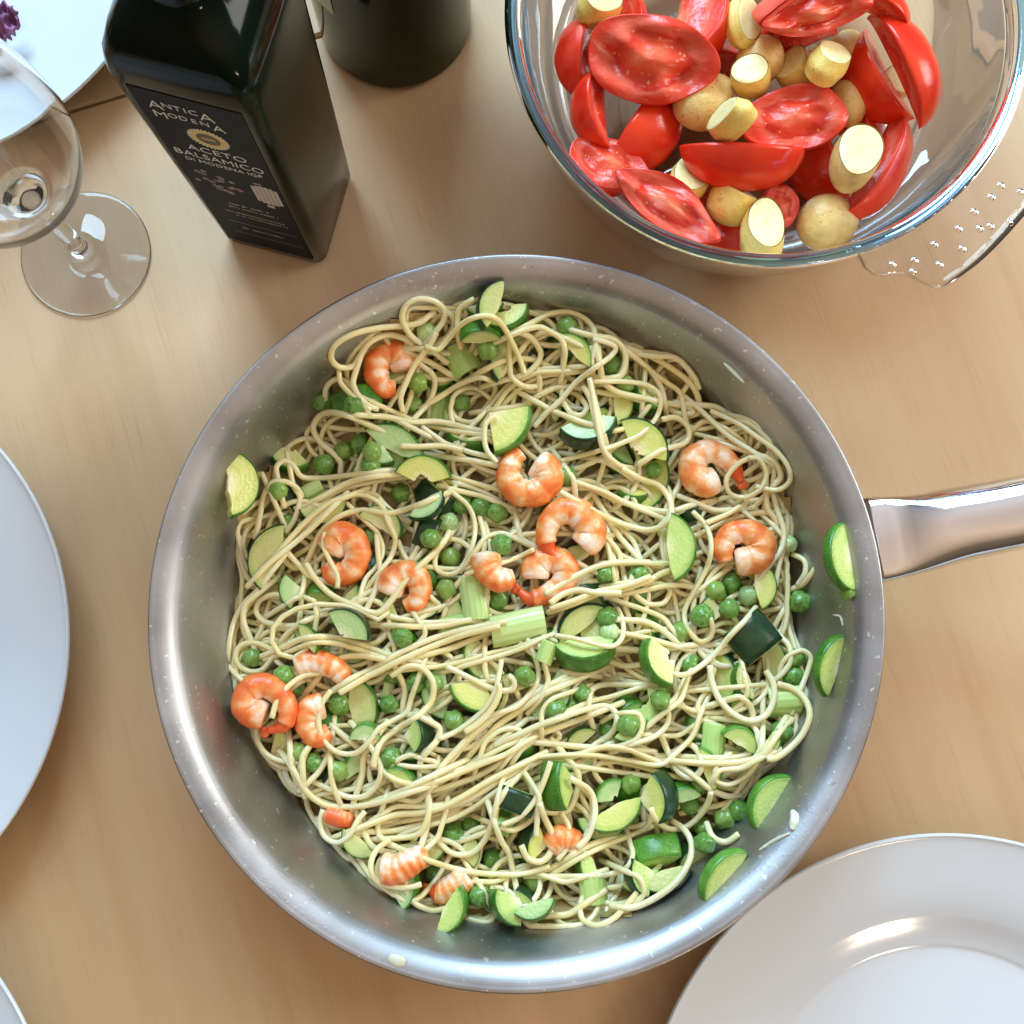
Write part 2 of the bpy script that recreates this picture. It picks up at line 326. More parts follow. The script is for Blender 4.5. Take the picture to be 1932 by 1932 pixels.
# ---------------------------------------------------------------- table
th = math.atan(0.325)
def table():
    a = P(237, 177, 0); ex = np.array([math.cos(th), math.sin(th), 0]); ey = np.array([-math.sin(th), math.cos(th), 0])
    root = thing('table_top', 'pale beech table top with a thin dark seam across its upper part', 'table',
                 Matrix.Translation(Vector(a*MM)) @ Matrix.Rotation(th, 4, 'Z')); root['kind'] = 'structure'
    for y0, y1 in ((-0.62, -0.0006), (0.0006, 0.42)):
        x0, x1, h, c = -0.55, 0.85, 0.024, 0.0012
        v = [(x0, y0, -h), (x1, y0, -h), (x1, y1, -h), (x0, y1, -h), (x0, y0, -c), (x1, y0, -c), (x1, y1, -c), (x0, y1, -c),
             (x0+c, y0+c, 0), (x1-c, y0+c, 0), (x1-c, y1-c, 0), (x0+c, y1-c, 0)]
        f = [(3, 2, 1, 0), (0, 1, 5, 4), (1, 2, 6, 5), (2, 3, 7, 6), (3, 0, 4, 7), (4, 5, 9, 8), (5, 6, 10, 9), (6, 7, 11, 10), (7, 4, 8, 11), (8, 9, 10, 11)]
        obj('table_panel', mesh('table_panel', v, f, M_WOOD, False), root)
table()

# ---------------------------------------------------------------- plates
def plate(u, v, label):
    c = P(u, v, 22)
    root = thing('dinner_plate', label, 'plate', Matrix.Translation(Vector((c[0], c[1], 0))*MM), 'white dinner plates on the table')
    top = [(0, 4.2), (40, 4.3), (72, 4.7), (78, 5.8), (84, 8.2), (90, 11.2), (96, 13.6), (103, 15.8), (112, 18.2), (121, 20.8), (123.3, 22.0)]
    bot = [(123.3, 22.0), (124, 21.2), (123, 20), (112, 15.2), (96, 11.5), (88, 8), (80, 2.5), (76, 1.2), (75.5, 0.2), (72.5, 0.2), (72, 1.4), (40, 1.6), (0, 1.6)]
    prof = smooth_prof(top, 4)[:-1]+smooth_prof(bot, 3)
    i = max(k for k, q in enumerate(prof) if q[0] < 91 and k < len(prof)*0.5)
    if not PROTO.get('plate'):
        w, f = lathe([(r*MM, z*MM) for r, z in prof[:i+1]], 160); PROTO['well'] = mesh('plate_well', w, f, M_PORC)
        w, f = lathe([(r*MM, z*MM) for r, z in prof[i:]], 160); PROTO['plate'] = mesh('plate_rim', w, f, M_PORC)
    obj('plate_well', PROTO['well'], root); obj('plate_rim', PROTO['plate'], root); return root
PROTO = {}
plate(-451, 1228, 'white dinner plate cut off by the left edge, left of the steel pan')
plate(1812, 2193, 'white dinner plate with a shiny well, right below the pan at bottom right')
plate(-214, -188, 'white plate holding purple food at top left behind the wine glass')
plate(-508, 2236, 'sliver of white plate at the very bottom left corner')

# purple leaf on the far plate
def leaf():
    c = P(-8, 32, 26); pts = []; n = 20
    v = []; f = []
    for i in range(n):
        for j in range(n):
            x = (i/(n-1)-.5)*16; y = (j/(n-1)-.5)*17
            rr = math.hypot(x/8, y/8.5); z = 5*math.sin(x*.7+1)*math.cos(y*.6)+3*(1-rr)+2*math.sin(x*1.7+y*1.3)
            s = min(1, 1/(rr+1e-6)) if rr > 1 else 1
            v.append((x*s*MM, y*s*MM, z*MM*.7))
    for i in range(n-1):
        for j in range(n-1): a = i*n+j; f.append((a, a+n, a+n+1, a+1))
    m, t, b = mat('purple_leaf'); nn = noise(t, 120, 3); r = ramp(t, nn.outputs[0], [(0.35, (0.10, 0.02, 0.08)), (0.7, (0.35, 0.14, 0.30))]); t.links.new(r.outputs[0], b.inputs['Base Color'])
    o = obj('onion_piece', mesh('onion_piece', v, f, m), None, Vector(c*MM)-Vector((0, 0, 0.004)))
    md = o.modifiers.new('s', 'SOLIDIFY'); md.thickness = 0.0012
    tag(o, 'piece of purple onion lying on the plate at the top left corner', 'onion')
leaf()

# ---------------------------------------------------------------- frying pan
PC = P(976.5, 1150, 55)[:2]
PROF_IN = [(0, 2.6), (60, 2.6), (98, 2.7), (108, 4.2), (114.5, 9), (118.5, 17), (122, 28), (125.5, 39), (129, 47.5), (132, 51.5), (135.5, 53.8), (139, 55)]
_pin = np.array(smooth_prof(PROF_IN, 5))
def wall_z(r): return np.interp(r, _pin[:, 0], _pin[:, 1])
def pan():
    root = thing('frying_pan', 'round stainless steel frying pan full of spaghetti with a polished handle', 'pan', Matrix.Translation((PC[0]*MM, PC[1]*MM, 0)))
    w, f = lathe([(r*MM, z*MM) for r, z in _pin], 240)
    obj('pan_inside', mesh('pan_inside', w, f, M_PAN), root)
    lip = [(139, 55), (140.1, 55.0), (140.7, 54.3), (140.3, 53.4), (139, 53.0)]
    w, f = lathe([(r*MM, z*MM) for r, z in smooth_prof(lip, 4)], 240)
    obj('pan_rim', mesh('pan_rim', w, f, M_PAN), root)
    out = [(139, 53.0), (135.5, 51.5), (132.6, 49), (130.5, 45.5), (127.5, 38), (124.2, 27), (120.7, 16), (116.5, 7), (110, 1.6), (104, 0.4), (60, 0.3), (0, 0.3)]
    w, f = lathe([(r*MM, z*MM) for r, z in smooth_prof(out, 4)], 200)
    obj('pan_outside', mesh('pan_outside', w, f, M_PAN), root)
    # handle: lofted sections along a centre line
    sec = [(*P(1636, 1021, 42), 17.4, 7.4, 2.5)]  # (u, v, z, halfwidth mm, halfheight mm, hollow)
    for u, vv, z, hw, hh, ho in [(1648, 1019, 43, 17.2, 7.5, 3.2), (1668, 1016, 44, 16.8, 7.3, 3.4), (1690, 1013, 45.2, 16.3, 7.0, 3.0), (1720, 1009, 47, 15.6, 6.6, 1.6), (1760, 1001, 49.5, 15.1, 6.4, .4),
                                (1810, 989, 53, 14.6, 6.3, 0), (1880, 976, 58, 14.1, 6.2, 0), (1960, 960, 63, 13.8, 6.0, 0), (2100, 935, 70, 13.8, 5.9, 0), (2300, 905, 76, 14.5, 5.8, 0), (2420, 889, 78, 13, 5.4, 0), (2450, 886, 78, 8, 3.5, 0)]:
        sec.append((*P(u, vv, z), hw, hh, ho))
    sec = spline(np.array(sec), 4.0)
    ns = 40; v = []; f = []
    for i, s in enumerate(sec):
        a = sec[min(i+1, len(sec)-1)][:2]-sec[max(i-1, 0)][:2]; a /= np.linalg.norm(a); side = np.array([-a[1], a[0]])
        for k in range(ns):
            t = 2*math.pi*k/ns; ct, st = math.cos(t), math.sin(t)
            x = math.copysign(abs(ct)**0.9, ct)*s[3]; z = math.copysign(abs(st)**1.15, st)*s[4]*(1.7 if st > 0 else 1)
            if st > 0: z -= s[5]*2.1*(1-abs(ct)**2.5)
            p = s[:2]+side*x; v.append(((p[0]-PC[0])*MM, (p[1]-PC[1])*MM, (s[2]+z)*MM))
    for i in range(len(sec)-1):
        for k in range(ns):
            k2 = (k+1) % ns; f.append((i*ns+k, i*ns+k2, (i+1)*ns+k2, (i+1)*ns+k))
    f.append(list(range(ns))[::-1]); f.append([(len(sec)-1)*ns+k for k in range(ns)])
    obj('handle', mesh('handle', v, f, M_POL), root)
    # bracket behind the handle, hugging the wall under the rim
    v = []; f = []; q = 0; cang = math.atan2(*(P(1655, 1017, 45)[1::-1]-PC[::-1]))
    for i in range(13):
        a = cang+(i/12-.5)*0.25
        for (r, z) in ((128, 36), (134.5, 36), (136.5, 46), (131, 46)): v.append((r*math.cos(a)*MM, r*math.sin(a)*MM, z*MM))
    for i in range(12):
        for k in range(4): f.append((i*4+k, i*4+(k+1) % 4, i*4+4+(k+1) % 4, i*4+4+k))
    f += [(3, 2, 1, 0), (48, 49, 50, 51)]
    obj('handle_bracket', mesh('handle_bracket', v, f, M_POL, False), root)
pan()

# ---------------------------------------------------------------- square vinegar bottle
def rsq(h, r, n=6):
    """rounded square outline, half side h, corner radius r"""
    o = []
    for q in range(4):
        cx = (h-r)*(1 if q in (0, 3) else -1); cyy = (h-r)*(1 if q in (0, 1) else -1)
        for k in range(n+1):
            a = math.pi/2*(q+k/n); o.append((cx+r*math.cos(a), cyy+r*math.sin(a)))
    return o
def text_mesh(s, size, material, extr=0.00006):
    cu = bpy.data.curves.new('lettering', 'FONT'); cu.body = s; cu.size = size; cu.extrude = extr; cu.align_x = 'CENTER'; cu.resolution_u = 3; cu.offset = -0.014*size
    o = bpy.data.objects.new('lettering', cu); COL.objects.link(o)
    dg = bpy.context.evaluated_depsgraph_get(); m = bpy.data.meshes.new_from_object(o.evaluated_get(dg)); m.name = 'lettering'
    bpy.data.objects.remove(o); m.materials.clear(); m.materials.append(material); return m
def vinegar():
    L, FR, RT = P(420, 450, 0), P(612, 500, 0), P(672, 330, 0)
    ctr = (L+RT)/2; e = FR-L; ang = math.atan2(e[1], e[0])      # label face runs along local x, faces local -y
    H = 23.2; HZ = 1.065
    root = thing('vinegar_bottle', 'tall square dark glass bottle with black balsamic vinegar label', 'bottle', Matrix.Translation((ctr[0]*MM, ctr[1]*MM, 0)) @ Matrix.Rotation(ang, 4, 'Z'))
    m, t, b = mat('dark_bottle_glass'); setp(b, Roughness=0.11, IOR=1.25, Specular_IOR_Level=0.5)
    n = noise(t, 16, 3); r = ramp(t, n.outputs[0], [(0.35, (0.003, 0.0025, 0.002)), (0.7, (0.003, 0.014, 0.008))]); t.links.new(r.outputs[0], b.inputs['Base Color'])
    n2 = noise(t, 25, 2); bump(t, b, n2.outputs[0], 0.10, 0.003)
    secs = [(0.5, 16, 6), (0.0, 18.5, 6), (1.2, H-.7, 5.5), (4, H, 5), (40, H, 4.5), (100, H, 4.5), (140, H, 4.5), (147, H-.2, 5), (153, H-1.0, 6), (159, H-3.2, 8), (164, H-7, 10), (168, 11.5, 10.5), (172, 10.2, 10.1), (177, 9.7, 9.6), (200, 9.5, 9.4), (232, 9.3, 9.2)]
    v = []; f = []; ns = 28
    for z, h, r in secs: v += [(x*MM, y*MM, z*HZ*MM) for x, y in rsq(h*(1+.10*min(z, 160)/160), min(r, h-.01))]
    for i in range(len(secs)-1):
        for k in range(ns): k2 = (k+1) % ns; f.append((i*ns+k, i*ns+k2, i*ns+ns+k2, i*ns+ns+k))
    f.append(list(range(ns))[::-1]); f.append([(len(secs)-1)*ns+k for k in range(ns)])
    obj('bottle_body', mesh('bottle_body', v, f, m), root)
    # pourer ring on the neck
    w, f = lathe([(10.2*MM, .190), (11.2*MM, .1905), (11.4*MM, .193), (11.2*MM, .1955), (10.0*MM, .196)], 48)
    obj('neck_ring', mesh('neck_ring', w, f, m_simple('pale_ring', (0.45, 0.45, 0.36), 0.25)), root)
    # label: thin printed panel on the -y face
    lm, t, b = mat('black_label'); setp(b, Base_Color=(0.008, 0.011, 0.020, 1), Roughness=0.55, Specular_IOR_Level=0.10)
    y = -(H+.25); x0, x1, z0, z1 = -19.2, 19.2, 9, 150
    v = [(x0, y, z0), (x1, y, z0), (x1, y, z1), (x0, y, z1), (x0, y+.24, z0), (x1, y+.24, z0), (x1, y+.24, z1), (x0, y+.24, z1)]
    lab = obj('label', mesh('label', np.array(v)*MM, [(0, 1, 2, 3), (0, 4, 5, 1), (1, 5, 6, 2), (2, 6, 7, 3), (3, 7, 4, 0)], lm, False), root)
    lab.matrix_local = Matrix.Translation((0, -H*MM, 0)) @ Matrix.Rotation(math.atan(.1*H/160/HZ), 4, 'X') @ Matrix.Translation((0, H*MM, 0))
    white = m_simple('white_print', (0.72, 0.76, 0.74), 0.5); grey = m_simple('grey_print', (0.36, 0.33, 0.31), 0.5); gold = m_simple('gold_print', (0.62, 0.46, 0.14), 0.4)
    def put(msh, x, z, name='lettering', sx=1.0):
        o = obj(name, msh, lab); o.matrix_local = Matrix.Translation((x*MM, (y-.1)*MM, z*HZ*MM)) @ Matrix.Rotation(math.pi/2, 4, 'X') @ Matrix.Diagonal((sx, 1, 1, 1)); return o
    def caps(s, x, z, big, small, adv):
        xx = x
        for i, ch in enumerate(s):
            bigc = i in (0, len(s)-1); g = big if bigc else small; wdt = adv*(1.45 if bigc else (0.55 if ch == 'I' else 1.0))
            put(text_mesh(ch, g*MM, white), xx+wdt/2, z-(big*0.28 if bigc else 0)); xx += wdt
    caps('ANTICA', -15.0, 131.0, 8.2, 5.0, 3.5)
    caps('MODENA', -15.4, 124.4, 7.0, 4.6, 3.7)
    put(text_mesh('ACETO', 6.4*MM, white), 1.0, 100.8, sx=1.05)
    put(text_mesh('BALSAMICO', 6.4*MM, white), 0.0, 94.5, sx=0.98)
    put(text_mesh('DI MODENA IGP', 3.8*MM, white), 0.5, 90.2, sx=1.05)
    rs = random.Random(11)                                # rows of tiny print, too small in the photo to read: short strokes
    for z, xa, xb, g in ((53.5, -7, 9, 1.5), (50.3, -8, 12, 1.3), (44.5, -11, 14, 1.2), (41.6, -7, 14, 1.2), (27, -8, 9, 1.7)):
        v = []; f = []; x = xa
        while x < xb:
            w = g*rs.uniform(.25, .8); h = g*rs.uniform(.45, 1.0); zz = z*HZ+rs.uniform(0, g-h)
            k = len(v); v += [(x, y-.1, zz), (x+w, y-.1, zz), (x+w, y-.1, zz+h), (x, y-.1, zz+h)]; f.append((k, k+1, k+2, k+3)); x += w+g*(.22 if rs.random() > .15 else .9)
        obj('small_print', mesh('small_print', np.array(v)*MM, f, grey, False), lab)
    # rule, seal, barrel, grapes
    rl = lambda xa, xb, za, zb, mm_, nm, dy=.1: obj(nm, mesh(nm, np.array([(xa, y-dy, za*HZ), (xb, y-dy, za*HZ), (xb, y-dy, zb*HZ), (xa, y-dy, zb*HZ)])*MM, [(0, 1, 2, 3)], mm_, False), lab)
    rl(-13, 17, 33.5, 33.8, grey, 'printed_rule'); rl(-13, 17, 21.3, 21.6, grey, 'printed_rule')
    def disc(cx, cz, r, mm_, nm, teeth=0, ri=0.0, dy=.12, n=64, sz=1.0):
        v = []; f = []
        for i in range(n):
            a = 2*math.pi*i/n; rr = r*(1+(0.07*(1 if i % 2 else -1) if teeth else 0))
            v.append((cx+rr*math.cos(a), y-dy, cz*HZ+rr*math.sin(a)*sz)); v.append((cx+ri*math.cos(a), y-dy, cz*HZ+ri*math.sin(a)*sz))
        for i in range(n): j = (i+1) % n; f.append((2*i, 2*j, 2*j+1, 2*i+1))
        return obj(nm, mesh(nm, np.array(v)*MM, f, mm_, False), lab)
    disc(0.8, 113.5, 7.2, white, 'seal_edge', 1, 6.7); disc(0.8, 113.5, 6.7, gold, 'seal_ring', 0, 4.3); disc(0.8, 113.5, 4.2, m_simple('seal_brown', (0.07, 0.055, 0.03), .5), 'seal_centre', 0, 0.01)
    for k in (-1.6, 0, 1.6): disc(0.8+k, 113.5, 0.9, gold, 'seal_emblem', 0, 0.45, .16, 16)
    bar = m_simple('barrel_print', (0.50, 0.44, 0.42), .5); bark = m_simple('barrel_print_shade', (0.25, 0.21, 0.20), .5)
    for i in range(6):                                   # barrel of staves
        xa = 7.6+i*1.75; top = 81.5-0.25*(i-2.5)**2; bo = 64.5+0.25*(i-2.5)**2
        rl(xa, xa+1.55, bo, top, bar, 'barrel_stave')
    rl(9.5, 12.6, 82.2, 83.6, bark, 'barrel_bung'); rl(10.5, 13.5, 61.5, 63.6, bar, 'barrel_foot')
    gm = m_simple('grape_print', (0.19, 0.115, 0.15), .5); gl = m_simple('grape_glint', (0.42, 0.36, 0.38), .5)
    rr = random.Random(3)
    for i in range(26):
        cx = -15+rr.random()*17; cz = 84.5-rr.random()*15-0.35*(cx+15)
        disc(cx, cz, 1.25, gm, 'grape', 0, .35, .10+.002*i, 14); 
        if i % 3 == 0: disc(cx-.3, cz+.3, .45, gl, 'grape_glint', 0, .05, .17, 8)
vinegar()

# ---------------------------------------------------------------- round green bottle
def green_bottle():
    c = P(747, 38, 0)
    root = thing('green_bottle', 'round dark green glass bottle cut off by the top edge of the photo', 'bottle', Matrix.Translation((c[0]*MM, c[1]*MM, 0)))
    m, t, b = mat('green_bottle_glass'); n = noise(t, 14, 3)
    r = ramp(t, n.outputs[0], [(0.35, (0.003, 0.005, 0.002)), (0.7, (0.008, 0.020, 0.003))]); t.links.new(r.outputs[0], b.inputs['Base Color'])
    setp(b, Roughness=0.07, IOR=1.28, Specular_IOR_Level=0.5)
    v, f = lathe([(r*MM, z*MM) for r, z in smooth_prof([(0, 3), (22, 1.5), (29, 0), (32.4, 0.6), (34.2, 3), (34.7, 8), (34.8, 40), (34.8, 90), (34.8, 125), (33, 140), (27, 158), (18, 172), (14, 185), (13, 235)], 4)], 96)
    obj('bottle_body', mesh('bottle_body', v, f, m), root)
    lm = m_simple('pale_green_label', (0.50, 0.62, 0.42), 0.5)
    v = []; f = []; n = 24; a0, a1 = math.radians(150), math.radians(235)
    for i in range(n+1):
        a = a0+(a1-a0)*i/n
        for z in (54, 108): v.append((35.0*math.cos(a)*MM, 35.0*math.sin(a)*MM, z*MM))
    for i in range(n): f.append((2*i, 2*i+2, 2*i+3, 2*i+1))
    o = obj('label', mesh('label', v, f, lm), root); md = o.modifiers.new('s', 'SOLIDIFY'); md.thickness = 0.0002; md.offset = 1
green_bottle()

# ---------------------------------------------------------------- wine glass
def wine_glass():
    c = P(163, 480, 0)
    root = thing('wine_glass', 'empty stemmed wine glass with round bowl at the left edge of the photo', 'glass', Matrix.Translation((c[0]*MM, c[1]*MM, 0)))
    foot = [(0, 0.9), (12, 0.7), (24, 0.25), (27.6, 0.15), (28.6, 0.6), (28.3, 1.3), (26, 1.7), (16, 2.5), (8, 4.6), (4.6, 8.5), (3.9, 14), (3.6, 25), (3.6, 42), (3.9, 54), (5.5, 60), (10, 63.5),
            (17, 67.5), (25, 74), (31, 83), (34.5, 95), (35.3, 106), (34.5, 120), (32.2, 136), (29.6, 150), (27.9, 160)]
    inner = [(27.4, 160.6), (26.9, 160), (28.5, 150), (31.1, 136), (33.4, 120), (34.2, 106), (33.4, 95.6), (30, 84.5), (24.2, 75.8), (16.4, 69.4), (9, 66.2), (0, 65.2)]
    g_ = lambda L: [(r*(.95 if z > 62 else 1), z+(5 if z > 62 else 0)) for r, z in L]
    out = smooth_prof(g_(foot), 4); inn = smooth_prof(g_(inner), 4)
    v, f = lathe([(r*MM, z*MM) for r, z in out+inn], 120)
    obj('glass_body', mesh('glass_body', v, f, M_GLASS), root)
wine_glass()

# ---------------------------------------------------------------- glass mixing bowl with two tab handles
BZ = 78.0
BC = P(1450, 22, BZ)[:2]
BS = 1.07
B_IN = [(r*BS, z) for r, z in [(0, 5.2), (40, 5.2), (55, 6.5), (66, 11), (75, 20), (81, 32), (85, 46), (87.6, 60), (89.2, 72), (90.5, 77)]]
_bin = np.array(smooth_prof(B_IN, 5))
def bowl_z(r): return np.interp(r, _bin[:, 0], _bin[:, 1])
def m_thin(name, tint, k, edge=(0.45, 0.72, 0.98), e0=.70, e1=.90):       # blue of the reflected window put into the tint at slanting angles
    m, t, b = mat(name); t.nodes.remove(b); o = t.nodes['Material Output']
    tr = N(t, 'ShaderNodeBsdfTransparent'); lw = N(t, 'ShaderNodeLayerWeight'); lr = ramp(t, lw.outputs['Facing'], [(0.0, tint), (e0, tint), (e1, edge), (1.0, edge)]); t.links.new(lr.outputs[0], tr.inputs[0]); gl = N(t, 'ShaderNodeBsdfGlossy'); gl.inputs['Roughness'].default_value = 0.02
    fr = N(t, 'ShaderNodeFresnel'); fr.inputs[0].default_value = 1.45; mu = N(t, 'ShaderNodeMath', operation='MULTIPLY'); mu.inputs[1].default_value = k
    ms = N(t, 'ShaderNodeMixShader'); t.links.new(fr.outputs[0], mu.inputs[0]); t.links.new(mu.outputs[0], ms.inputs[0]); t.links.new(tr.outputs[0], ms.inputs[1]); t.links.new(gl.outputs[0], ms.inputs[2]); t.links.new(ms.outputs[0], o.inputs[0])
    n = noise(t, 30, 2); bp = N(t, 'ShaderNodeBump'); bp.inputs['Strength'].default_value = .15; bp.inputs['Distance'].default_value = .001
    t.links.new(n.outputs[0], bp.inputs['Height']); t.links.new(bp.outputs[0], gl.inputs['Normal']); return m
def glass_bowl():
    root = thing('glass_bowl', 'clear round glass bowl with tab handle holding tomato wedges and potatoes', 'bowl', Matrix.Translation((BC[0]*MM, BC[1]*MM, 0)))
    wall = [p for p in _bin if p[1] < 71]; ow = [(91.4, 71), (91, 60), (88.5, 46), (84.6, 31), (78.6, 17.5), (69, 7), (58, 1.6), (52, 0.3), (47, 0.3), (45, 1.1), (20, 1.2), (0, 1.2)]
    v, f = lathe([(r*MM, z*MM) for r, z in wall], 200)
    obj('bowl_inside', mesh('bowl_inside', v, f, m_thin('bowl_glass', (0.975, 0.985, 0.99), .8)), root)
    v, f = lathe([(r*BS*MM, z*MM) for r, z in smooth_prof(ow, 4)], 200)
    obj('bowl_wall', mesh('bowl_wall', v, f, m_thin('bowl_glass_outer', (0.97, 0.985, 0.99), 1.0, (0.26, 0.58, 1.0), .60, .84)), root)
    rim = [(89.05, 71), (89.6, 74), (90.5, 77), (91.5, 78.5), (93.2, 78.9), (94.8, 78.2), (95.6, 76.4), (95.2, 74.2), (93.8, 72), (91.5, 71)]
    v, f = lathe([(r*BS*MM, z*MM) for r, z in smooth_prof(rim, 4)], 240, closed=True)
    obj('bowl_rim', mesh('bowl_rim', v, f, m_glass('rim_glass', (0.30, 0.64, 1.0))), root)  # blue window reflection along the rim painted into the glass colour
    # tab handles: a curved slab with raised dimples
    hp = [(1628, 512), (1650, 525), (1700, 522), (1735, 540), (1762, 550), (1778, 546), (1850, 493), (1932, 405), (2010, 310), (2050, 240), (2048, 220), (2010, 190), (1985, 160), (1980, 140)]
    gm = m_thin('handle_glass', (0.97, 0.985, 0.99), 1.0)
    for sgn in (1, -1):
        o2 = np.array([P(u, w, 71)[:2]-BC for u, w in spline(hp, 18)])
        if sgn < 0: o2 = -o2
        n = len(o2); ang = np.unwrap(np.arctan2(o2[:, 1], o2[:, 0])); rin = 90.6*BS
        rows = 7; v = []; f = []
        for lay in (0, 1):
            for i in range(n):
                ai = ang[i]; pin = np.array([math.cos(ang[0]+(ang[-1]-ang[0])*i/(n-1)), math.sin(ang[0]+(ang[-1]-ang[0])*i/(n-1))])*rin
                for k in range(rows):
                    s = k/(rows-1); p = pin*(1-s)+o2[i]*s
                    th_ = 2.2*(1-0.15*s) if k < rows-1 else 1.2
                    v.append((p[0], p[1], 72.5+2*s+(th_ if lay == 0 else -th_)))
        m0 = n*rows
        for i in range(n-1):
            for k in range(rows-1):
                a = i*rows+k; f.append((a, a+rows, a+rows+1, a+1)); f.append((m0+a, m0+a+1, m0+a+rows+1, m0+a+rows))
            a = i*rows+rows-1; f.append((a, a+rows, m0+a+rows, m0+a)); a = i*rows; f.append((a, m0+a, m0+a+rows, a+rows))
        for k in range(rows-1):
            f.append((k, k+1, m0+k+1, m0+k)); a = (n-1)*rows+k; f.append((a, m0+a, m0+a+1, a+1))
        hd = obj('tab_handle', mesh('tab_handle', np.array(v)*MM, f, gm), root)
        if sgn > 0:
            bm = PROTO.setdefault('bead', None)
            w, ff = lathe([(0, 1.0*MM), (0.8*MM, 0.8*MM), (1.3*MM, 0.3*MM), (1.5*MM, 0)], 12); bm = mesh('dimple', w, ff, M_GLASS)
            for u, w_ in ((1868, 487-60), (1905, 420), (1888, 350), (1925, 362), (1848, 432), (1808, 402+30), (1815, 470), (1772, 500), (1838, 400), (1762, 462), (1725, 492), (1722, 522-8), (1683, 500), (1870, 372)):
                pt = P(u, w_, 76.2); obj('dimple', bm, hd, ((pt[0]-BC[0])*MM, (pt[1]-BC[1])*MM, 76.3*MM))
glass_bowl()

# ================================================================ FOOD
def rz_(d): return Matrix.Rotation(R_(d), 4, 'Z')
def noisy(k, amp, seed):
    r = random.Random(seed); ph = [r.uniform(0, 6.28) for _ in range(4)]
    return amp*sum(math.sin(k*(2+3*i)+ph[i])/(1+i) for i in range(4))/1.6

def courgette(c, Rmm, a, inner, t, rz, tilt, fl, sk, label, lean=0, group=None):
    """sector slab; unit radius; +Y is the middle of the skin side"""
    seed = random.random(); n = 22; T = t/Rmm/2; a = R_(a)
    arc = [(-a+2*a*i/n) for i in range(n+1)]
    outp = [(math.sin(q)*(0.955), math.cos(q)*(0.955)) for q in arc]
    if inner > 0:
        inn = [(math.sin(q)*(inner+noisy(q*2, .06, seed)), math.cos(q)*(inner+noisy(q*2, .06, seed))) for q in arc[::-1][::2]]
    elif a > 1.0:
        ca = math.cos(a); sa = math.sin(a)*.955
        inn = [(sa*s, ca*.955-(.16 if a < 1.3 else .03)*(1-s*s)+noisy(s*4, .035 if a > 1.35 else .018, seed)) for s in (.85, .7, .55, .4, .25, .1, -.05, -.2, -.35, -.5, -.65, -.8)]
    else:
        inn = [(math.sin(arc[-1])*s+noisy(s*4, .008, seed)*.6, math.cos(arc[-1])*s+noisy(s*4, .010, seed)) for s in (.7, .45, .2)] + [(0, .02)] + [(math.sin(arc[0])*s, math.cos(arc[0])*s+noisy(s*5, .010, seed+1)) for s in (.2, .45, .7)]
    cont = outp+inn; m = len(cont); cen = np.mean(cont, axis=0)
    v = []; f = []
    for z, ins in ((-T, .05), (-T*.82, 0), (T*.82, 0), (T, .045)):
        for x, y in cont:
            v.append((x+(cen[0]-x)*ins, y+(cen[1]-y)*ins, z))
    for l in range(3):
        for k in range(m): k2 = (k+1) % m; f.append((l*m+k2, l*m+k, l*m+m+k, l*m+m+k2))
    f.append(list(range(m))); f.append([3*m+k for k in range(m)][::-1])
    fm = mesh('flesh', v, f, ZF[fl], False)
    v = []; f = []; nz = 6
    for i, q in enumerate(arc):
        for j in range(nz):
            z = -T*.97+2*T*.97*j/(nz-1); r = 1.0-0.035*(2*j/(nz-1)-1)**2
            v.append((math.sin(q)*r, math.cos(q)*r, z))
        for j in range(nz)[::-1]:
            z = -T*.97+2*T*.97*j/(nz-1); v.append((math.sin(q)*.945, math.cos(q)*.945, z))
    k = 2*nz
    for i in range(n):
        for j in range(k): j2 = (j+1) % k; f.append((i*k+j, i*k+j2, i*k+k+j2, i*k+k+j))
    f.append(list(range(k))[::-1]); f.append([n*k+j for j in range(k)])
    sm = mesh('skin', v, f, ZS[sk])
    cyc = ((.55 if a <= 1.0 else (1+math.cos(a))/2-.04) if inner <= 0 else (1+inner)/2*(math.sin(a)/a if a < 1.4 else .62))
    Rm = rz_(rz-90) @ Matrix.Rotation(R_(lean), 4, 'Y') @ Matrix.Rotation(R_(tilt), 4, 'X')
    off = Rm @ Vector((0, cyc*Rmm, 0))
    M4 = Matrix.Translation((Vector(c)-off)*MM) @ Rm @ Matrix.Scale(Rmm*MM, 4)
    r = thing('courgette_slice', label, 'courgette', M4, group)
    obj('flesh', fm, r); obj('skin', sm, r); return r

def celery(c, L, Wd, t, rz, tilt, label, group='celery pieces in the pasta'):
    """short length of stalk: crescent section along x with ribs on the outer side"""
    n = 14; v = []; f = []
    sec = []
    for i in range(n+1):
        a = R_(-62+124*i/n); rr = Wd/1.75+0.35*math.sin(i*2.4); sec.append((rr*math.sin(a), rr*math.cos(a)-Wd/1.75*.78))
    for i in range(n+1):
        a = R_(62-124*i/n); rr = Wd/1.75-t; sec.append((rr*math.sin(a)*.93, rr*math.cos(a)-Wd/1.75*.78))
    m = len(sec)
    for x, s in ((-L/2, .96), (-L/2+.4, 1), (-L/6, 1.01), (L/6, 1), (L/2-.4, 1), (L/2, .96)):
        for y, z in sec: v.append(((x+0.06*y)*MM, y*s*MM, (z*s+.02*x)*MM))
    for l in range(5):
        for k in range(m): k2 = (k+1) % m; f.append((l*m+k, l*m+k2, l*m+m+k2, l*m+m+k))
    f.append(list(range(m))[::-1]); f.append([5*m+k for k in range(m)])
    o = obj('celery_piece', mesh('celery_piece', v, f, M_CEL)); o.matrix_world = Matrix.Translation(Vector(c)*MM) @ rz_(rz) @ Matrix.Rotation(R_(tilt), 4, 'X')
    for p in o.data.polygons:
        if len(p.vertices) > 4: p.use_smooth = False
    return tag(o, label, 'celery', group)

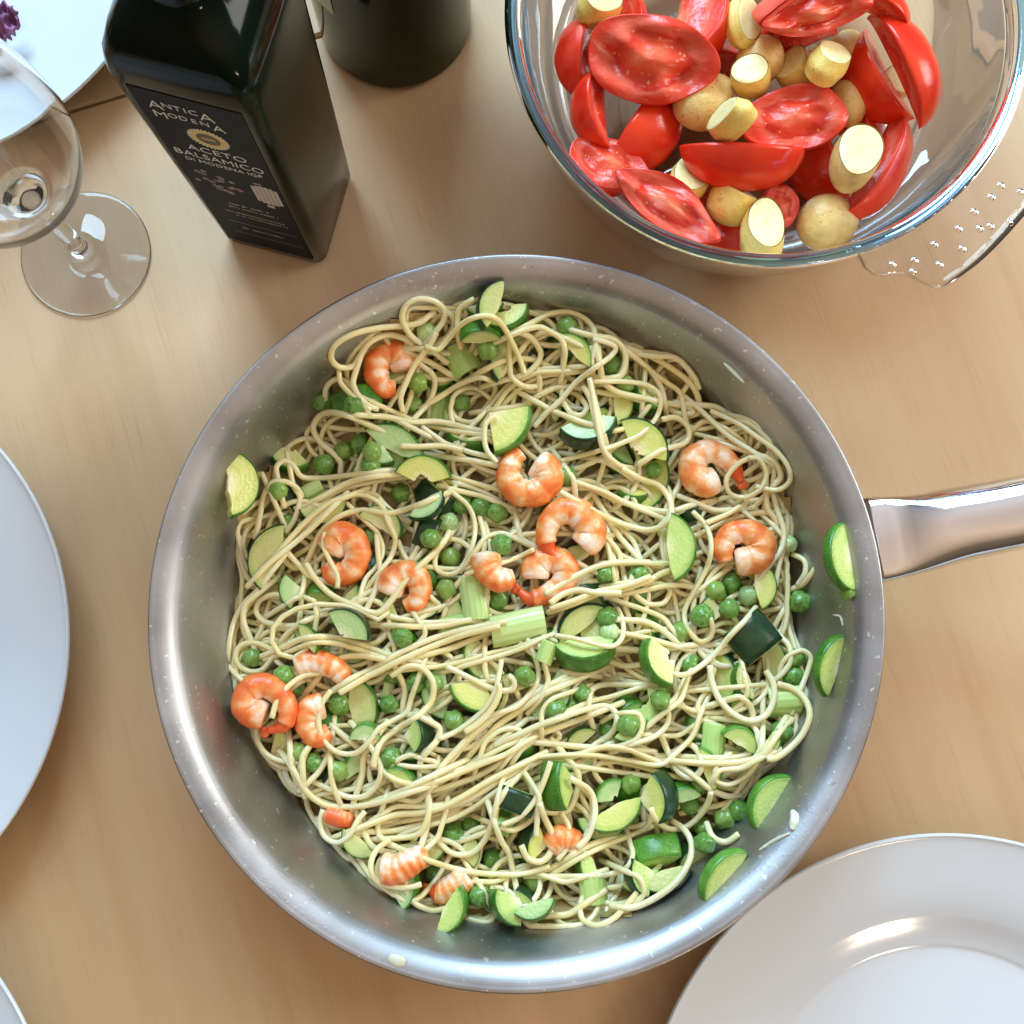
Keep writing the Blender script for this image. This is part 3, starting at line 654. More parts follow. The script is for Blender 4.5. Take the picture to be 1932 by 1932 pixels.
def prawn(uv, z, r0, label, red=0.0, taper=0.5, tailc=True):
    """curled cooked prawn along a picture path, head end first"""
    uv = np.array(uv, float); uv = uv.mean(0)+(uv-uv.mean(0))*.90
    c2 = spline(uv, 3.5); p = Pn(c2, z); n = len(p); s = np.linspace(0, 1, n)
    cen = p.mean(0)
    L = np.r_[0, np.cumsum(np.linalg.norm(np.diff(p, axis=0), axis=1))]
    r0 = r0*1.27; prof = r0*(1-(1-taper)*s**1.3); prof *= np.interp(s, [0, .04, .12, .9, 1], [.80, .97, 1, 1, .75])
    seg = 1+(0.10*(1-((s*6.2) % 1.0))**.7-.03)*(s > .08)+.03*np.sin(s*11+len(label)); prof = prof*seg
    p[:, 2] += 1.0*np.sin(s*3.1)
    cut = int(n*.86) if tailc else n
    ns = 20
    v, f = tube(p[:cut]-cen, prof[:cut], ns, flat=.95)
    f[-2] = f[-2]; m = mesh('body', v*MM, f, M_PRAWN)
    tn = np.gradient(p, axis=0); area2 = np.sum(np.cross(p[:-1, :2]-cen[:2], p[1:, :2]-cen[:2])); sgn = -1 if area2 > 0 else 1   # outer side of the curl
    at = m.color_attributes.new('col', 'FLOAT_COLOR', 'POINT')
    rr = random.Random(label); 
    for i in range(cut):
        ph = (s[i]*6.2) % 1.0
        for k in range(ns):
            a = 2*math.pi*k/ns; dors = math.cos(a)*sgn*-1       # +1 on the outer, dorsal side
            amt = 0.20+0.27*dors+0.15*math.cos(ph*6.28+k*.25)+0.12*math.sin(7*s[i]+k*.9+rr.random()*.8)
            if s[i] < .2: amt -= 0.5*(1-s[i]/.2)
            amt += 0.35*red+0.25*max(0, s[i]-.75)*2
            at.data[i*ns+k].color = (max(0, min(1, amt)), max(0, min(1, (s[i]-.78)*4))*(1 if tailc else .0)+red*.35, 0, 1)
    root = thing('prawn', label, 'prawn', Matrix.Translation(Vector(cen)*MM), 'cooked prawns in the pasta')
    obj('body', m, root)
    # rounded head end
    if tailc:
        v, f = tube(p[cut-2:]-cen, prof[cut-2:]*np.linspace(.9, .55, n-cut+2), 12, flat=.8)
        d = p[-1]-p[-3]; d /= np.linalg.norm(d)+1e-9; side = np.cross(d, [0, 0, 1.0]); side /= np.linalg.norm(side)
        vs = [v]; fs = list(f); off = len(v)
        for q in (-1, -.3, .4, 1):
            e = (d*3.4+side*q*1.9)*(1-.12*abs(q)); c = np.array([p[-1]-cen+e*t_ for t_ in (0, .35, .7, 1)])
            w, g = tube(c, np.array([.55, .85, .8, .25])*r0*.28, 6, off, flat=.35); vs.append(w); fs += g; off += len(w)
        mt = mesh('tail', np.vstack(vs)*MM, fs, M_PRAWN); a2 = mt.color_attributes.new('col', 'FLOAT_COLOR', 'POINT')
        for i in range(len(mt.vertices)): a2.data[i].color = (.75, .45, 0, 1)
        obj('tail', mt, root)
    return root

def lune(c, L, D, w, rz, tilt, label, lean=0, core=0.0):
    n, q = 22, 12; w = R_(w); seed = random.random(); nr = 8
    prof = lambda x: max(0.0, 1-abs(x)**2.3)**0.55
    xs = [-math.cos(math.pi*i/n) for i in range(n+1)]
    v = []; f = []                                       # skin shell
    for x in xs:
        for j in range(q+1):
            a = -w+2*w*j/q; r = prof(x)+.004; v.append((x*1.004, r*math.cos(a), r*math.sin(a)))
        for j in range(q, -1, -1):
            a = -w+2*w*j/q; r = prof(x)*.965; v.append((x*.97, r*math.cos(a), r*math.sin(a)))
    k = 2*q+2
    for i in range(n):
        for j in range(k): j2 = (j+1) % k; f.append((i*k+j, i*k+k+j, i*k+k+j2, i*k+j2))
    sk = mesh('skin', v, f, M_TS)
    v = []; f = []                                       # flesh: two cut faces and the core edge
    for x in xs:
        pr = prof(x)*.968
        for j in range(-nr, nr+1):
            s = abs(j)/nr; r = pr*(0.10*(1-s)+s) if core == 0 else pr*(core+(1-core)*s)
            hollow = 0.10*math.exp(-((s-.62)/.17)**2)*(1-abs(x)**2)*(1+.7*math.sin(x*7+seed*6+j*.5))
            a = (w-hollow*.9)*(1 if j > 0 else -1) if j else 0
            v.append((x*.972, r*math.cos(a), r*math.sin(a)))
    k = 2*nr+1
    for i in range(n):
        for j in range(k-1): f.append((i*k+j, i*k+j+1, i*k+k+j+1, i*k+k+j))
    # back closing along the skin
    fl = mesh('flesh', v, f, M_TF)
    Rm = rz_(rz-90) @ Matrix.Rotation(R_(lean), 4, 'Y') @ Matrix.Rotation(R_(tilt), 4, 'X')
    off = Rm @ Vector((0, .55*D, 0))
    M4 = Matrix.Translation((Vector(c)-off)*MM) @ Rm @ Matrix.Diagonal((L/2*MM, D*MM, D*MM, 1))
    r = thing('tomato_wedge', label, 'tomato', M4, 'tomato wedges in the glass bowl')
    obj('flesh', fl, r); obj('skin', sk, r); return r

def potato(c, rx, ry, h, rz, tilt, label, skin=0, cuts=2, bulge=.10):
    """chunk of small potato: flesh discs on the cut ends, skin round the side; tilt leans the upper cut away towards rz"""
    n = 44; v = []; f = []; sd = random.random()*9
    if cuts == 2: sp = [(.93, 1), (1, .6), (1+bulge, 0), (1.0, -.6), (.93, -1)]
    elif cuts == 1: sp = [(.97, 1), (1.03, .5), (1.02, 0), (.92, -.5), (.70, -.82), (.35, -1.0), (.02, -1.05)]
    else: sp = [(.02, 1.0), (.4, .93), (.75, .68), (.96, .3), (1, 0), (.95, -.35), (.72, -.7), (.38, -.94), (.02, -1)]
    sp = smooth_prof(sp, 4)
    for i in range(n):
        a = 2*math.pi*i/n; wb = 1+.03*math.sin(2*a+sd)+.025*math.sin(3*a+sd*2)
        for r, z in sp: v.append((r*wb*math.cos(a), r*wb*math.sin(a), z))
    k = len(sp)
    for i in range(n):
        j = (i+1) % n
        for q in range(k-1): f.append((i*k+q, i*k+q+1, j*k+q+1, j*k+q))
    sk = mesh('skin', v, f, M_PS[skin])
    Rm = rz_(rz) @ Matrix.Rotation(R_(tilt), 4, 'Y')
    M4 = Matrix.Translation(Vector(c)*MM) @ Rm @ Matrix.Diagonal((rx*MM, ry*MM, h/2*MM, 1))
    r = thing('potato_chunk', label, 'potato', M4, 'boiled potato chunks in the glass bowl')
    obj('skin', sk, r)
    for s in ([1, -1] if cuts == 2 else [1] if cuts == 1 else []):
        v = []; f = []; rings = (0.0, .35, .7, .90, .965)
        for ri, rr in enumerate(rings):
            for i in range(n):
                a = 2*math.pi*i/n; wb = (1+.03*math.sin(2*a+sd)+.025*math.sin(3*a+sd*2))*(.93 if cuts == 2 else .97)
                zz = 1.02-.05*(rr > .95)+.012*math.sin(5*a+rr*9); v.append((rr*wb*math.cos(a), rr*wb*math.sin(a), s*zz))
        for ri in range(len(rings)-1):
            for i in range(n):
                j = (i+1) % n; q = (ri*n+i, ri*n+j, ri*n+n+j, ri*n+n+i); f.append(q[::-1] if s > 0 else q)
        obj('flesh', mesh('flesh', v, f, M_PF), r)
    return r

# ---------------------------------------------------------------- height field of the pan, in picture cells
ST = 4.0; U0, V0 = 280.0, 470.0; NU, NV = 352, 352
uu, vv = np.meshgrid(U0+ST*np.arange(NU), V0+ST*np.arange(NV)); flat = np.stack([uu.ravel(), vv.ravel()], 1)
Hf = np.full(len(flat), 3.0)
for _ in range(6):
    q = Pn(flat, 0.0); d = (CAMZ-Hf)/CAMZ; xy = q[:, :2]*d[:, None]
    Hf = 0.5*Hf+0.5*wall_z(np.hypot(xy[:, 0]-PC[0], xy[:, 1]-PC[1]))
FLOOR = Hf.reshape(NV, NU).copy()
OUT = np.array([(700, 620), (760, 572), (840, 570), (890, 550), (1000, 575), (1110, 592), (1190, 640), (1290, 672), (1350, 760), (1430, 790), (1490, 870), (1505, 960), (1490, 1050), (1500, 1180), (1530, 1330), (1490, 1420), (1400, 1520),
                (1310, 1620), (1210, 1735), (1100, 1760), (960, 1752), (830, 1740), (720, 1690), (620, 1600), (545, 1500), (490, 1430), (440, 1330), (428, 1200), (450, 1090), (435, 960), (470, 890), (590, 790), (625, 690)], float)
a_, b_ = OUT, np.roll(OUT, -1, 0)
dist = np.full(len(flat), 1e9); ins = np.zeros(len(flat), bool)
for p, q in zip(a_, b_):
    e = q-p; w = flat-p; t = np.clip((w@e)/(e@e), 0, 1); dist = np.minimum(dist, np.linalg.norm(w-t[:, None]*e, axis=1))
    c = (p[1] > flat[:, 1]) != (q[1] > flat[:, 1])
    with np.errstate(divide='ignore', invalid='ignore'): ins ^= c & (flat[:, 0] < (q[0]-p[0])*(flat[:, 1]-p[1])/(q[1]-p[1])+p[0])
SD = np.where(ins, dist, -dist).reshape(NV, NU)
Hm = FLOOR+13.0*(1-np.exp(-np.clip(SD-12, 0, None)/90.0))*(SD > 12)
def cell(uv):
    return (np.clip(np.round((uv[:, 1]-V0)/ST).astype(int), 2, NV-3), np.clip(np.round((uv[:, 0]-U0)/ST).astype(int), 2, NU-3))
def sdist(u, v):
    i, j = cell(np.array([[u, v]])); return SD[i[0], j[0]]
OFF = [(a, b) for a in (-1, 0, 1) for b in (-1, 0, 1)]
def extend(c, n, step=5.0):
    for _ in range(2):
        d = c[0]-c[1]; th = math.atan2(d[1], d[0]); d2 = c[2]-c[4] if len(c) > 5 else d; k = (th-math.atan2(d2[1], d2[0])+math.pi) % (2*math.pi)-math.pi; k = max(-.12, min(.12, k/3)); q = c[0].copy(); new = []
        for i in range(n):
            th += k; q = q+step*np.array([math.cos(th), math.sin(th)])
            if sdist(*q) < 14: break
            new.append(q.copy())
        c = np.vstack([np.array(new[::-1]), c]) if new else c
        ne = len(new); c = c[::-1]
        if _ == 0: na = ne
    return c, na, ne
def lay(uv, r=1.32, k=0.75, lift=0.0, smooth=5.0, stamp=True, dip=1.2, ext=0, dive=3.6):
    c = spline(uv, 5.0) if len(uv) < 16 else np.array(uv)
    n0 = n1 = 0
    if ext: c, n0, n1 = extend(c, ext)
    s_ = np.arange(len(c)); e0 = max(n0, 6 if ext else 0); e1 = max(n1, 6 if ext else 0)
    sink = np.zeros(len(c))
    if ext: sink = dive*(np.clip(1-s_/max(1, e0), 0, 1)**1.3+np.clip(1-(len(c)-1-s_)/max(1, e1), 0, 1)**1.3)
    i, j = cell(c); h = np.max([Hm[i+a, j+b] for a, b in OFF], axis=0)
    z = h+r*k+lift
    zs = gsm(z, smooth); z = np.maximum(zs, z-dip)-sink; z = gsm(z, 2.0)
    p = Pn(c, 0.0); s = (CAMZ-z)/CAMZ; p[:, 0] *= s; p[:, 1] *= s; p[:, 2] = z
    if stamp:
        for a in range(-2, 3):
            for b in range(-2, 3):
                dd = math.hypot(a, b)*ST/(r*4.7)
                if dd < 1.25: np.maximum.at(Hm, (i+a, j+b), z+r*math.sqrt(max(0, 1-min(1, dd)**2)))
    return p
def hmean(u, v, rad, pc=50):
    i, j = cell(np.array([[u, v]])); k = max(1, int(rad/ST)); a = Hm[max(0, i[0]-k):i[0]+k+1, max(0, j[0]-k):j[0]+k+1]
    return float(np.percentile(a, pc))
def stamp_el(u, v, ra, rb, ang, top, dome=0.35):
    """raise the field under an oriented ellipse; ang in picture degrees, counter-clockwise"""
    du = uu-u; dv = -(vv-v); c, s = math.cos(R_(ang)), math.sin(R_(ang))
    x = (du*c+dv*s)/ra; y = (-du*s+dv*c)/rb; d = x*x+y*y
    m = d < 1; Hm[m] = np.maximum(Hm[m], top-dome*(d[m])*3)

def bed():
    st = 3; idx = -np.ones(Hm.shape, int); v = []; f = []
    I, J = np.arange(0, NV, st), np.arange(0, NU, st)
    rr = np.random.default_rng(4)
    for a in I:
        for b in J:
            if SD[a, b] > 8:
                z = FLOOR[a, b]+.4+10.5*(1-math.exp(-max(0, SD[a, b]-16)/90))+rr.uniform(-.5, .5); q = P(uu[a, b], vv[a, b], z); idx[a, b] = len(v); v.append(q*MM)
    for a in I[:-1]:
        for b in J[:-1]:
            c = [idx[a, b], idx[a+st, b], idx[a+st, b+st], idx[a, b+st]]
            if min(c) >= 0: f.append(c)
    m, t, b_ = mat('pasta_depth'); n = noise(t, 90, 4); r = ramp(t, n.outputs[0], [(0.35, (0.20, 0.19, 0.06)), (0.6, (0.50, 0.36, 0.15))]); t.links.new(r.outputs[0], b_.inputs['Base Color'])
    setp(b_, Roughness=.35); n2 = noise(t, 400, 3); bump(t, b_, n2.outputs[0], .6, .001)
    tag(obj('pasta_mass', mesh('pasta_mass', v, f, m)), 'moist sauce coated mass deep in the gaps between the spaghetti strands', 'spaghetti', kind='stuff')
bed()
# ---------------------------------------------------------------- deep tangle (what nobody could count)
def wander(n, seed):
    r = np.random.default_rng(seed)
    while True:
        u, v = r.uniform(420, 1540), r.uniform(550, 1760)
        if sdist(u, v) > 14: break
    th0 = r.uniform(0, 6.28); k = 0; pts = [(u, v)]; loop = 0
    for s in range(n):
        if loop <= 0 and r.random() < .020: loop = r.integers(18, 46); kl = r.choice([-1, 1])/r.uniform(5.5, 10)
        if loop > 0: k = .7*k+.3*kl; loop -= 1
        else: k = .93*k+r.normal(0, .016)
        d = sdist(u, v)
        if d < 45:                                         # turn back into the heap
            tgt = math.atan2(1170-v, 975-u); da = (tgt-th0+math.pi) % (2*math.pi)-math.pi
            k = .6*k+.4*math.copysign(.16, da) if abs(da) > .5 else k*.5
        elif loop <= 0:
            fl = R_(-22) if v > 900 else R_(-50); da = (2*(fl-th0)+math.pi) % (2*math.pi)-math.pi; k += .0035*da
        th0 += k; u += 7*math.cos(th0); v += 7*math.sin(th0)
        d = sdist(u, v)
        if d < 14: w = min(.9, (14-d)*.06)*7/max(1, math.hypot(975-u, 1170-v)); u += (975-u)*w; v += (1170-v)*w
        pts.append((u, v))
    return np.array(pts)
def tangle(q0, q1, kk):
    vs = []; fs = []; off = 0
    for q in range(q0, q1):
        uv = wander(int(rng.integers(90, 200)), 100+q)
        bad = np.nonzero(np.array([sdist(a, b) < -4 for a, b in uv]))[0]
        if len(bad): uv = uv[:bad[0]]
        if len(uv) < 14: continue
        k = kk
        p = lay(uv, 1.15, k, dip=1.6, smooth=6, ext=5, dive=3)
        v, f = tube(p, 1.15, 7, off); vs.append(v); fs += f; off += len(v)
    o = obj('spaghetti_tangle', mesh('spaghetti_tangle', np.vstack(vs)*MM, fs, M_PASTA))
    tag(o, ('deepest' if q0 == 0 else 'upper')+' dense tangle of thin spaghetti beneath the visible strands in the pan', 'spaghetti', kind='stuff')
tangle(0, 110, .12)
Hm = np.maximum(Hm, FLOOR)
print('heap height', np.percentile(Hm[SD > 60], [5, 50, 95]))

def tomato_cap(c, rx, ry, h, rz, tilt, label, lean=0, pt=0.0):
    """slice cut off the side of a tomato: oval wet face, domed skin behind"""
    n = 48; sd = random.random()*6; v = []; f = []
    sp = smooth_prof([(.975, .02), (1.0, 0), (1.0, -.12), (.93, -.45), (.75, -.75), (.45, -.95), (.02, -1.02)], 4)
    wb = lambda a: 1+.045*math.sin(2*a+sd)+.035*math.sin(3*a+sd)+.02*math.sin(5*a+sd*2)
    for i in range(n):
        a = 2*math.pi*i/n
        for r, z in sp: v.append((r*wb(a)*math.cos(a), r*wb(a)*math.sin(a)*(1-pt*math.cos(a)**2), z))
    k = len(sp)
    for i in range(n):
        j = (i+1) % n
        for q in range(k-1): f.append((i*k+q, i*k+q+1, j*k+q+1, j*k+q))
    sk = mesh('skin', v, f, M_TS); v = []; f = []; rings = [0, .12, .24, .36, .46, .56, .66, .74, .80, .86, .92, .975]
    for r in rings:
        for i in range(n):
            a = 2*math.pi*i/n; lobe = .5+.5*math.cos(2*a+sd); pit = math.exp(-((r-.58)/.14)**2)*lobe
            v.append((r*wb(a)*math.cos(a), r*wb(a)*math.sin(a)*(1-pt*math.cos(a)**2), .05+.60*math.sin(2*a+r*5+sd)*r*r*(1-r)+.5*math.sin(5*a+sd)*r**3*(1-r)-.22*pit*math.cos(a*1.5+sd)**2+.14*math.exp(-(r/.3)**2)))
    for q in range(len(rings)-1):
        for i in range(n): j = (i+1) % n; f.append((q*n+i, q*n+n+i, q*n+n+j, q*n+j))
    fl = mesh('flesh', v, f, M_TF)
    Rm = rz_(rz) @ Matrix.Rotation(R_(lean), 4, 'X') @ Matrix.Rotation(R_(tilt), 4, 'Y')
    r = thing('tomato_wedge', label, 'tomato', Matrix.Translation(Vector(c)*MM) @ Rm @ Matrix.Diagonal((rx*MM, ry*MM, h*MM, 1)), 'tomato wedges in the glass bowl')
    obj('flesh', fl, r); obj('skin', sk, r)

# ---------------------------------------------------------------- pieces in the pan: picture u, v, radius px, half angle, inner, thickness mm, skin direction, tilt, flesh, skin, sink mm, label
def do_z(L):
    for u, v, R, a, inn, t, rz, tilt, fl, sk, sink, lab, *lean in L:
        Rm = R/4.7; T = R_(tilt); ct, st = abs(math.cos(T)), abs(math.sin(T))
        ra = R*math.sin(min(R_(a), 1.57)); rb = .5*R*ct+t*2.3*st
        z = hmean(u, v, min(ra, rb)*.75, 55)+t/2*ct+.30*Rm*st-sink
        z = max(z, hmean(u, v, min(ra, rb)*.6, 50)*0+4)
        if lab == 'BURIED': BURL.append((u, v))
        cg = courgette(P(u, v, z), Rm, a, inn, t, rz, tilt, fl, sk, lab, lean[0] if lean else 0, 'courgette pieces in the pasta')
        if lab == 'BURIED': BURO.append((cg, u, v, fl))
        stamp_el(u, v, ra*.95, rb*.92, rz-90, z+t/2*ct+.42*Rm*st*.9, .5)
def do_p(L):
    for u, v, *k in L:
        pale = k[0] if k else 0; r = (k[1] if len(k) > 1 else 4.6)*.95*random.uniform(.95, 1.05); up = k[2] if len(k) > 2 else 0
        z = hmean(u, v, 14, 45)+r*.45+up
        w = random.random; o = obj('pea', PEA[1 if pale else random.choice((0, 0, 2, 2, 3))])
        o.matrix_world = Matrix.Translation(Vector(P(u, v, z))*MM) @ Matrix.Rotation(w()*6, 4, 'X') @ Matrix.Rotation(w()*6, 4, 'Z') @ Matrix.Diagonal((r*MM, r*MM*(.93+.07*w()), r*MM, 1))
        stamp_el(u, v, r*4.4, r*4.4, 0, z+r*.9, .8); PEAS.append((o, u, v))
def do_c(L):
    for u, v, Lp, Wp, t, rz, tilt, sink, lab in L:
        z = hmean(u, v, min(Lp, Wp)*.35, 55)+2.6-sink
        celery(P(u, v, z), Lp/4.7, Wp/4.7, t, rz, tilt, lab); stamp_el(u, v, Lp*.5, Wp*.45, rz, z+2.2, .4)
PEAS = []; PEA = []; BURL = []; BURO = []
def pea_meshes():
    import bmesh
    for k in (0, 1, 2, 3):
        bm = bmesh.new(); bmesh.ops.create_icosphere(bm, subdivisions=3, radius=1); m = bpy.data.meshes.new('pea'); bm.to_mesh(m); bm.free()
        for vt in m.vertices:
            c = vt.co; d = .05*math.sin(4*c.x+1)*math.sin(5*c.y)+.03*math.sin(7*c.z+3*c.x)-.03*math.cos(9*c.x+4*c.y)-.10*math.exp(-((c.z-.95)/.12)**2)*(c.z > .6); d *= (1, 1, 1.8, 1.2)[k]; d += (-.16*math.exp(-((c.x*.8+c.y*.5)/.13)**2)*(c.z > -.1) if k == 3 else 0)+(-.12*math.exp(-((c.x-.8)/.4)**2) if k == 2 else 0); vt.co = c*(1+d)
        m.shade_smooth(); m.materials.append(M_PEA[k % 2 if k < 2 else 0]); PEA.append(m)
pea_meshes()

BUR = []
def buried():
    r = random.Random(21); k = 0; pts = []
    while k < 78:
        u, v = r.uniform(440, 1520), r.uniform(570, 1740)
        if sdist(u, v) < 34 or any(math.hypot(u-a, v-b) < 62 for a, b in pts): 
            if r.random() < .002: k += 1
            continue
        pts.append((u, v)); k += 1
        BUR.append((u, v, r.uniform(38, 56), r.choice([60, 70, 85, 50]), 0, r.uniform(7, 9), r.uniform(0, 360), r.choice([6, 15, 40, 75]), r.choice('ogoty'), r.choice('dmdm'), r.uniform(-0.5, 1.2), 'BURIED'))
buried()
do_z(BUR)
tangle(110, 156, .42)

do_z([
 (918, 572, 58, 62, 0, 8, 160, 12, 'o', 'd', 0, 'courgette wedge with dark skin on its left, topmost in the pan'),
 (962, 603, 50, 62, .35, 7, -62, 18, 'y', 'm', -1, 'yellowish courgette piece at the top of the pan overlapping the topmost wedge'),
 (905, 622, 46, 60, 0, 8, 95, 55, 'o', 'l', 1, 'light green courgette piece under a strand, just below the topmost wedges'),
 (945, 660, 72, 62, 0, 7, 158, 10, 'o', 'd', 1, 'olive courgette half slice with dark left skin right of the upper celery piece'),
 (1098, 655, 52, 58, 0, 8, 40, 20, 'y', 'l', 1, 'small yellow green courgette piece at the upper right edge of the pasta'),
 (672, 757, 58, 60, .2, 9, 104, 72, 'o', 'm', 0, 'bright green skinned courgette piece lying skin up below the upper left prawn'),
 (1180, 762, 52, 66, 0, 6, 0, 8, 'y', 'm', 3, 'half buried yellow courgette slice right of the long diagonal strand near the top'),
 (752, 826, 80, 58, 0, 6, 62, 6, 't', 'm', 1, 'large pale courgette slice left of centre in the upper left pasta'),
 (715, 862, 40, 55, 0, 6, 250, 10, 't', 'm', 2, 'small courgette bit tucked under the large pale slice at upper left'),
 (545, 868, 48, 62, .2, 7, 250, 20, 'o', 'm', 1, 'pale courgette piece near the upper left pan wall beside three peas'),
 (1112, 815, 62, 68, .30, 9, -78, 22, 't', 'd', 0, 'crescent courgette slice with dark lower skin above the middle prawns'),
 (1240, 905, 80, 62, 0, 6, -8, 6, 'y', 'm', 2, 'yellow courgette slice carrying one pea, below the seeded slice at right'),
 (455, 912, 66, 84, 0, 8, 8, -24, 'y', 'm', 0, 'courgette slice leaning on the upper left pan wall apart from the pasta'),
 (495, 1045, 74, 68, 0, 7, 162, 4, 'o', 'd', 0, 'dark edged courgette half slice at the far left of the pasta'),
 (545, 1117, 46, 50, 0, 8, 190, 14, 't', 'm', 1, 'small pale courgette chunk below the half slice at the far left'),
 (605, 1118, 34, 55, 0, 7, 80, 45, 'g', 'l', 2, 'little green courgette bit left of the orange prawn with white head'),
 (862, 1152, 52, 60, 0, 6, 20, 8, 'o', 'm', 3, 'olive courgette slice under the upright celery piece at centre'),
 (812, 962, 46, 66, 0, 5, -52, 16, 't', 'd', 0, 'teal green courgette slice above a cluster of peas left of centre'),
 (806, 1003, 40, 55, 0, 9, -20, 85, 'o', 'd', 2, 'black green courgette skin showing in the gap among central peas'),
 (692, 1332, 66, 70, 0, 7, 10, 6, 'o', 'm', 3, 'sunken translucent courgette slice right of the lower left prawns'),
 (690, 1378, 30, 88, 0, 8, 90, 10, 't', 'l', 0, 'small round pale courgette end at the lower left of the pasta'),
 (792, 1387, 42, 50, 0, 9, 0, 30, 'g', 'd', 1, 'lime courgette piece with dark skin tip left of the pasta bundle'),
 (1225, 1340, 78, 46, .52, 9, -42, 14, 'g', 'm', 0, 'curved green courgette crescent right of the lower centre'),
 (1447, 1103, 52, 70, 0, 8, 6, 10, 'y', 'm', 0, 'yellow courgette piece with a herb fleck under the right hand prawn'),
 (1462, 1245, 54, 72, 0, 7, 5, 8, 'o', 'm', 2, 'olive courgette slice behind the black green square piece'),
 (1395, 1290, 44, 60, 0, 7, 200, 12, 'o', 'm', 3, 'sunken olive courgette bit below the black green square piece'),
 (975, 1512, 60, 36, .3, 9, 70, 86, 'g', 'd', 1, 'dark skinned courgette strip lying behind the upright green wedge near bottom'),
 (1148, 1492, 40, 55, .2, 6, 130, 8, 't', 'l', 0, 'thin pale green courgette shaving above the lime wedge near bottom'),
 (1240, 1605, 70, 38, .3, 10, 100, 60, 'g', 'l', -1, 'bright lime courgette block with speckled skin at lower right'),
 (1285, 1490, 42, 60, 0, 8, 100, 20, 't', 'm', 1, 'pale courgette chunk right of the slice with dark band'),
 (1002, 1588, 44, 52, 0, 9, 165, 30, 'y', 'd', 1, 'green courgette wedge left of the bottom prawn'),
 (668, 1598, 42, 70, 0, 6, 230, 8, 'o', 'm', 1, 'olive courgette sliver at the lower left edge of the pasta'),
 (1260, 1668, 60, 60, 0, 8, -70, 20, 'o', 'd', 3, 'dark sunken courgette piece at the bottom right edge of the pasta'),
 (1205, 1655, 50, 50, 0, 8, 200, 20, 'g', 'd', 3, 'dark green courgette piece behind the lowest celery piece'),
 (1090, 1385, 40, 60, 0, 7, 120, 10, 'o', 'm', 1, 'small olive courgette slice below the pea pair at lower centre'),
 (1195, 1385, 42, 62, 0, 7, -60, 14, 'g', 'm', 0, 'green courgette piece inside a strand loop at lower right'),
 (1400, 1388, 36, 85, 0, 8, 60, 12, 'g', 'l', 0, 'oval pale green courgette piece beside the ribbed celery at right'),
 (1118, 1330, 30, 60, 0, 7, 10, 10, 'o', 'm', 2, 'tiny sunken courgette bit under strands at lower centre'),
 (668, 1432, 46, 60, 0, 8, 140, 14, 't', 'l', 0, 'pale courgette piece among curling strands at the lower left of the pan'),
 (760, 1462, 40, 55, 0, 8, 60, 20, 'g', 'm', 0, 'green courgette bit left of the big pasta bundle, below the dark tipped piece'),
 (1345, 1445, 48, 62, 0, 8, 20, 14, 'y', 'l', 0, 'pale lime courgette piece below the ribbed celery piece at right'),
 (1460, 1410, 40, 60, 0, 8, -30, 20, 'g', 'm', 0, 'green courgette piece below the bright celery at the right edge'),
 (1100, 1640, 46, 60, 0, 9, 200, 20, 'g', 'm', 0, 'green courgette chunk left above the lowest celery piece'),
 (1310, 1600, 46, 62, 0, 8, 110, 24, 'o', 'd', 1, 'dark rimmed courgette piece right of the lime block at lower right'),
 (590, 1200, 40, 58, 0, 7, 30, 10, 'o', 'm', 1, 'olive courgette piece left of the teal leaf shaped slice'),
])
do_c([
 (868, 677, 62, 60, 1.6, -58, 14, -1, 'celery piece at the upper part of the pan between two olive slices'),
 (892, 1128, 84, 50, 1.8, -82, 10, -1, 'upright celery piece left of the central prawns'),
 (860, 1182, 60, 40, 1.6, 12, 10, 1, 'small celery piece under the upright one at centre'),
 (592, 927, 40, 36, 1.6, 30, 20, 0, 'small lime celery bit in the left part of the pasta'),
 (828, 772, 70, 60, 1.6, 80, 10, 2, 'faint celery piece sunk right of the upper left peas'),
 (1350, 1398, 62, 46, 1.6, 84, 10, 0, 'ribbed celery piece at right, left of the oval courgette piece'),
 (1482, 1326, 62, 56, 1.6, 4, 10, 0, 'bright green ribbed celery piece at the right edge of the pasta'),
 (1122, 1678, 56, 52, 1.8, 96, 12, -1, 'pale celery piece at the bottom of the pan, right of centre'),
 (1034, 1232, 42, 34, 1.5, 70, 25, 0, 'short folded celery bit below the large central celery piece'),
 (975, 1668, 44, 26, 1.5, 60, 20, 0, 'narrow lime celery sliver at the bottom left of centre'),
 (735, 1300, 60, 22, 1.5, 80, 30, 2, 'thin celery sliver among strands at lower left'),
])
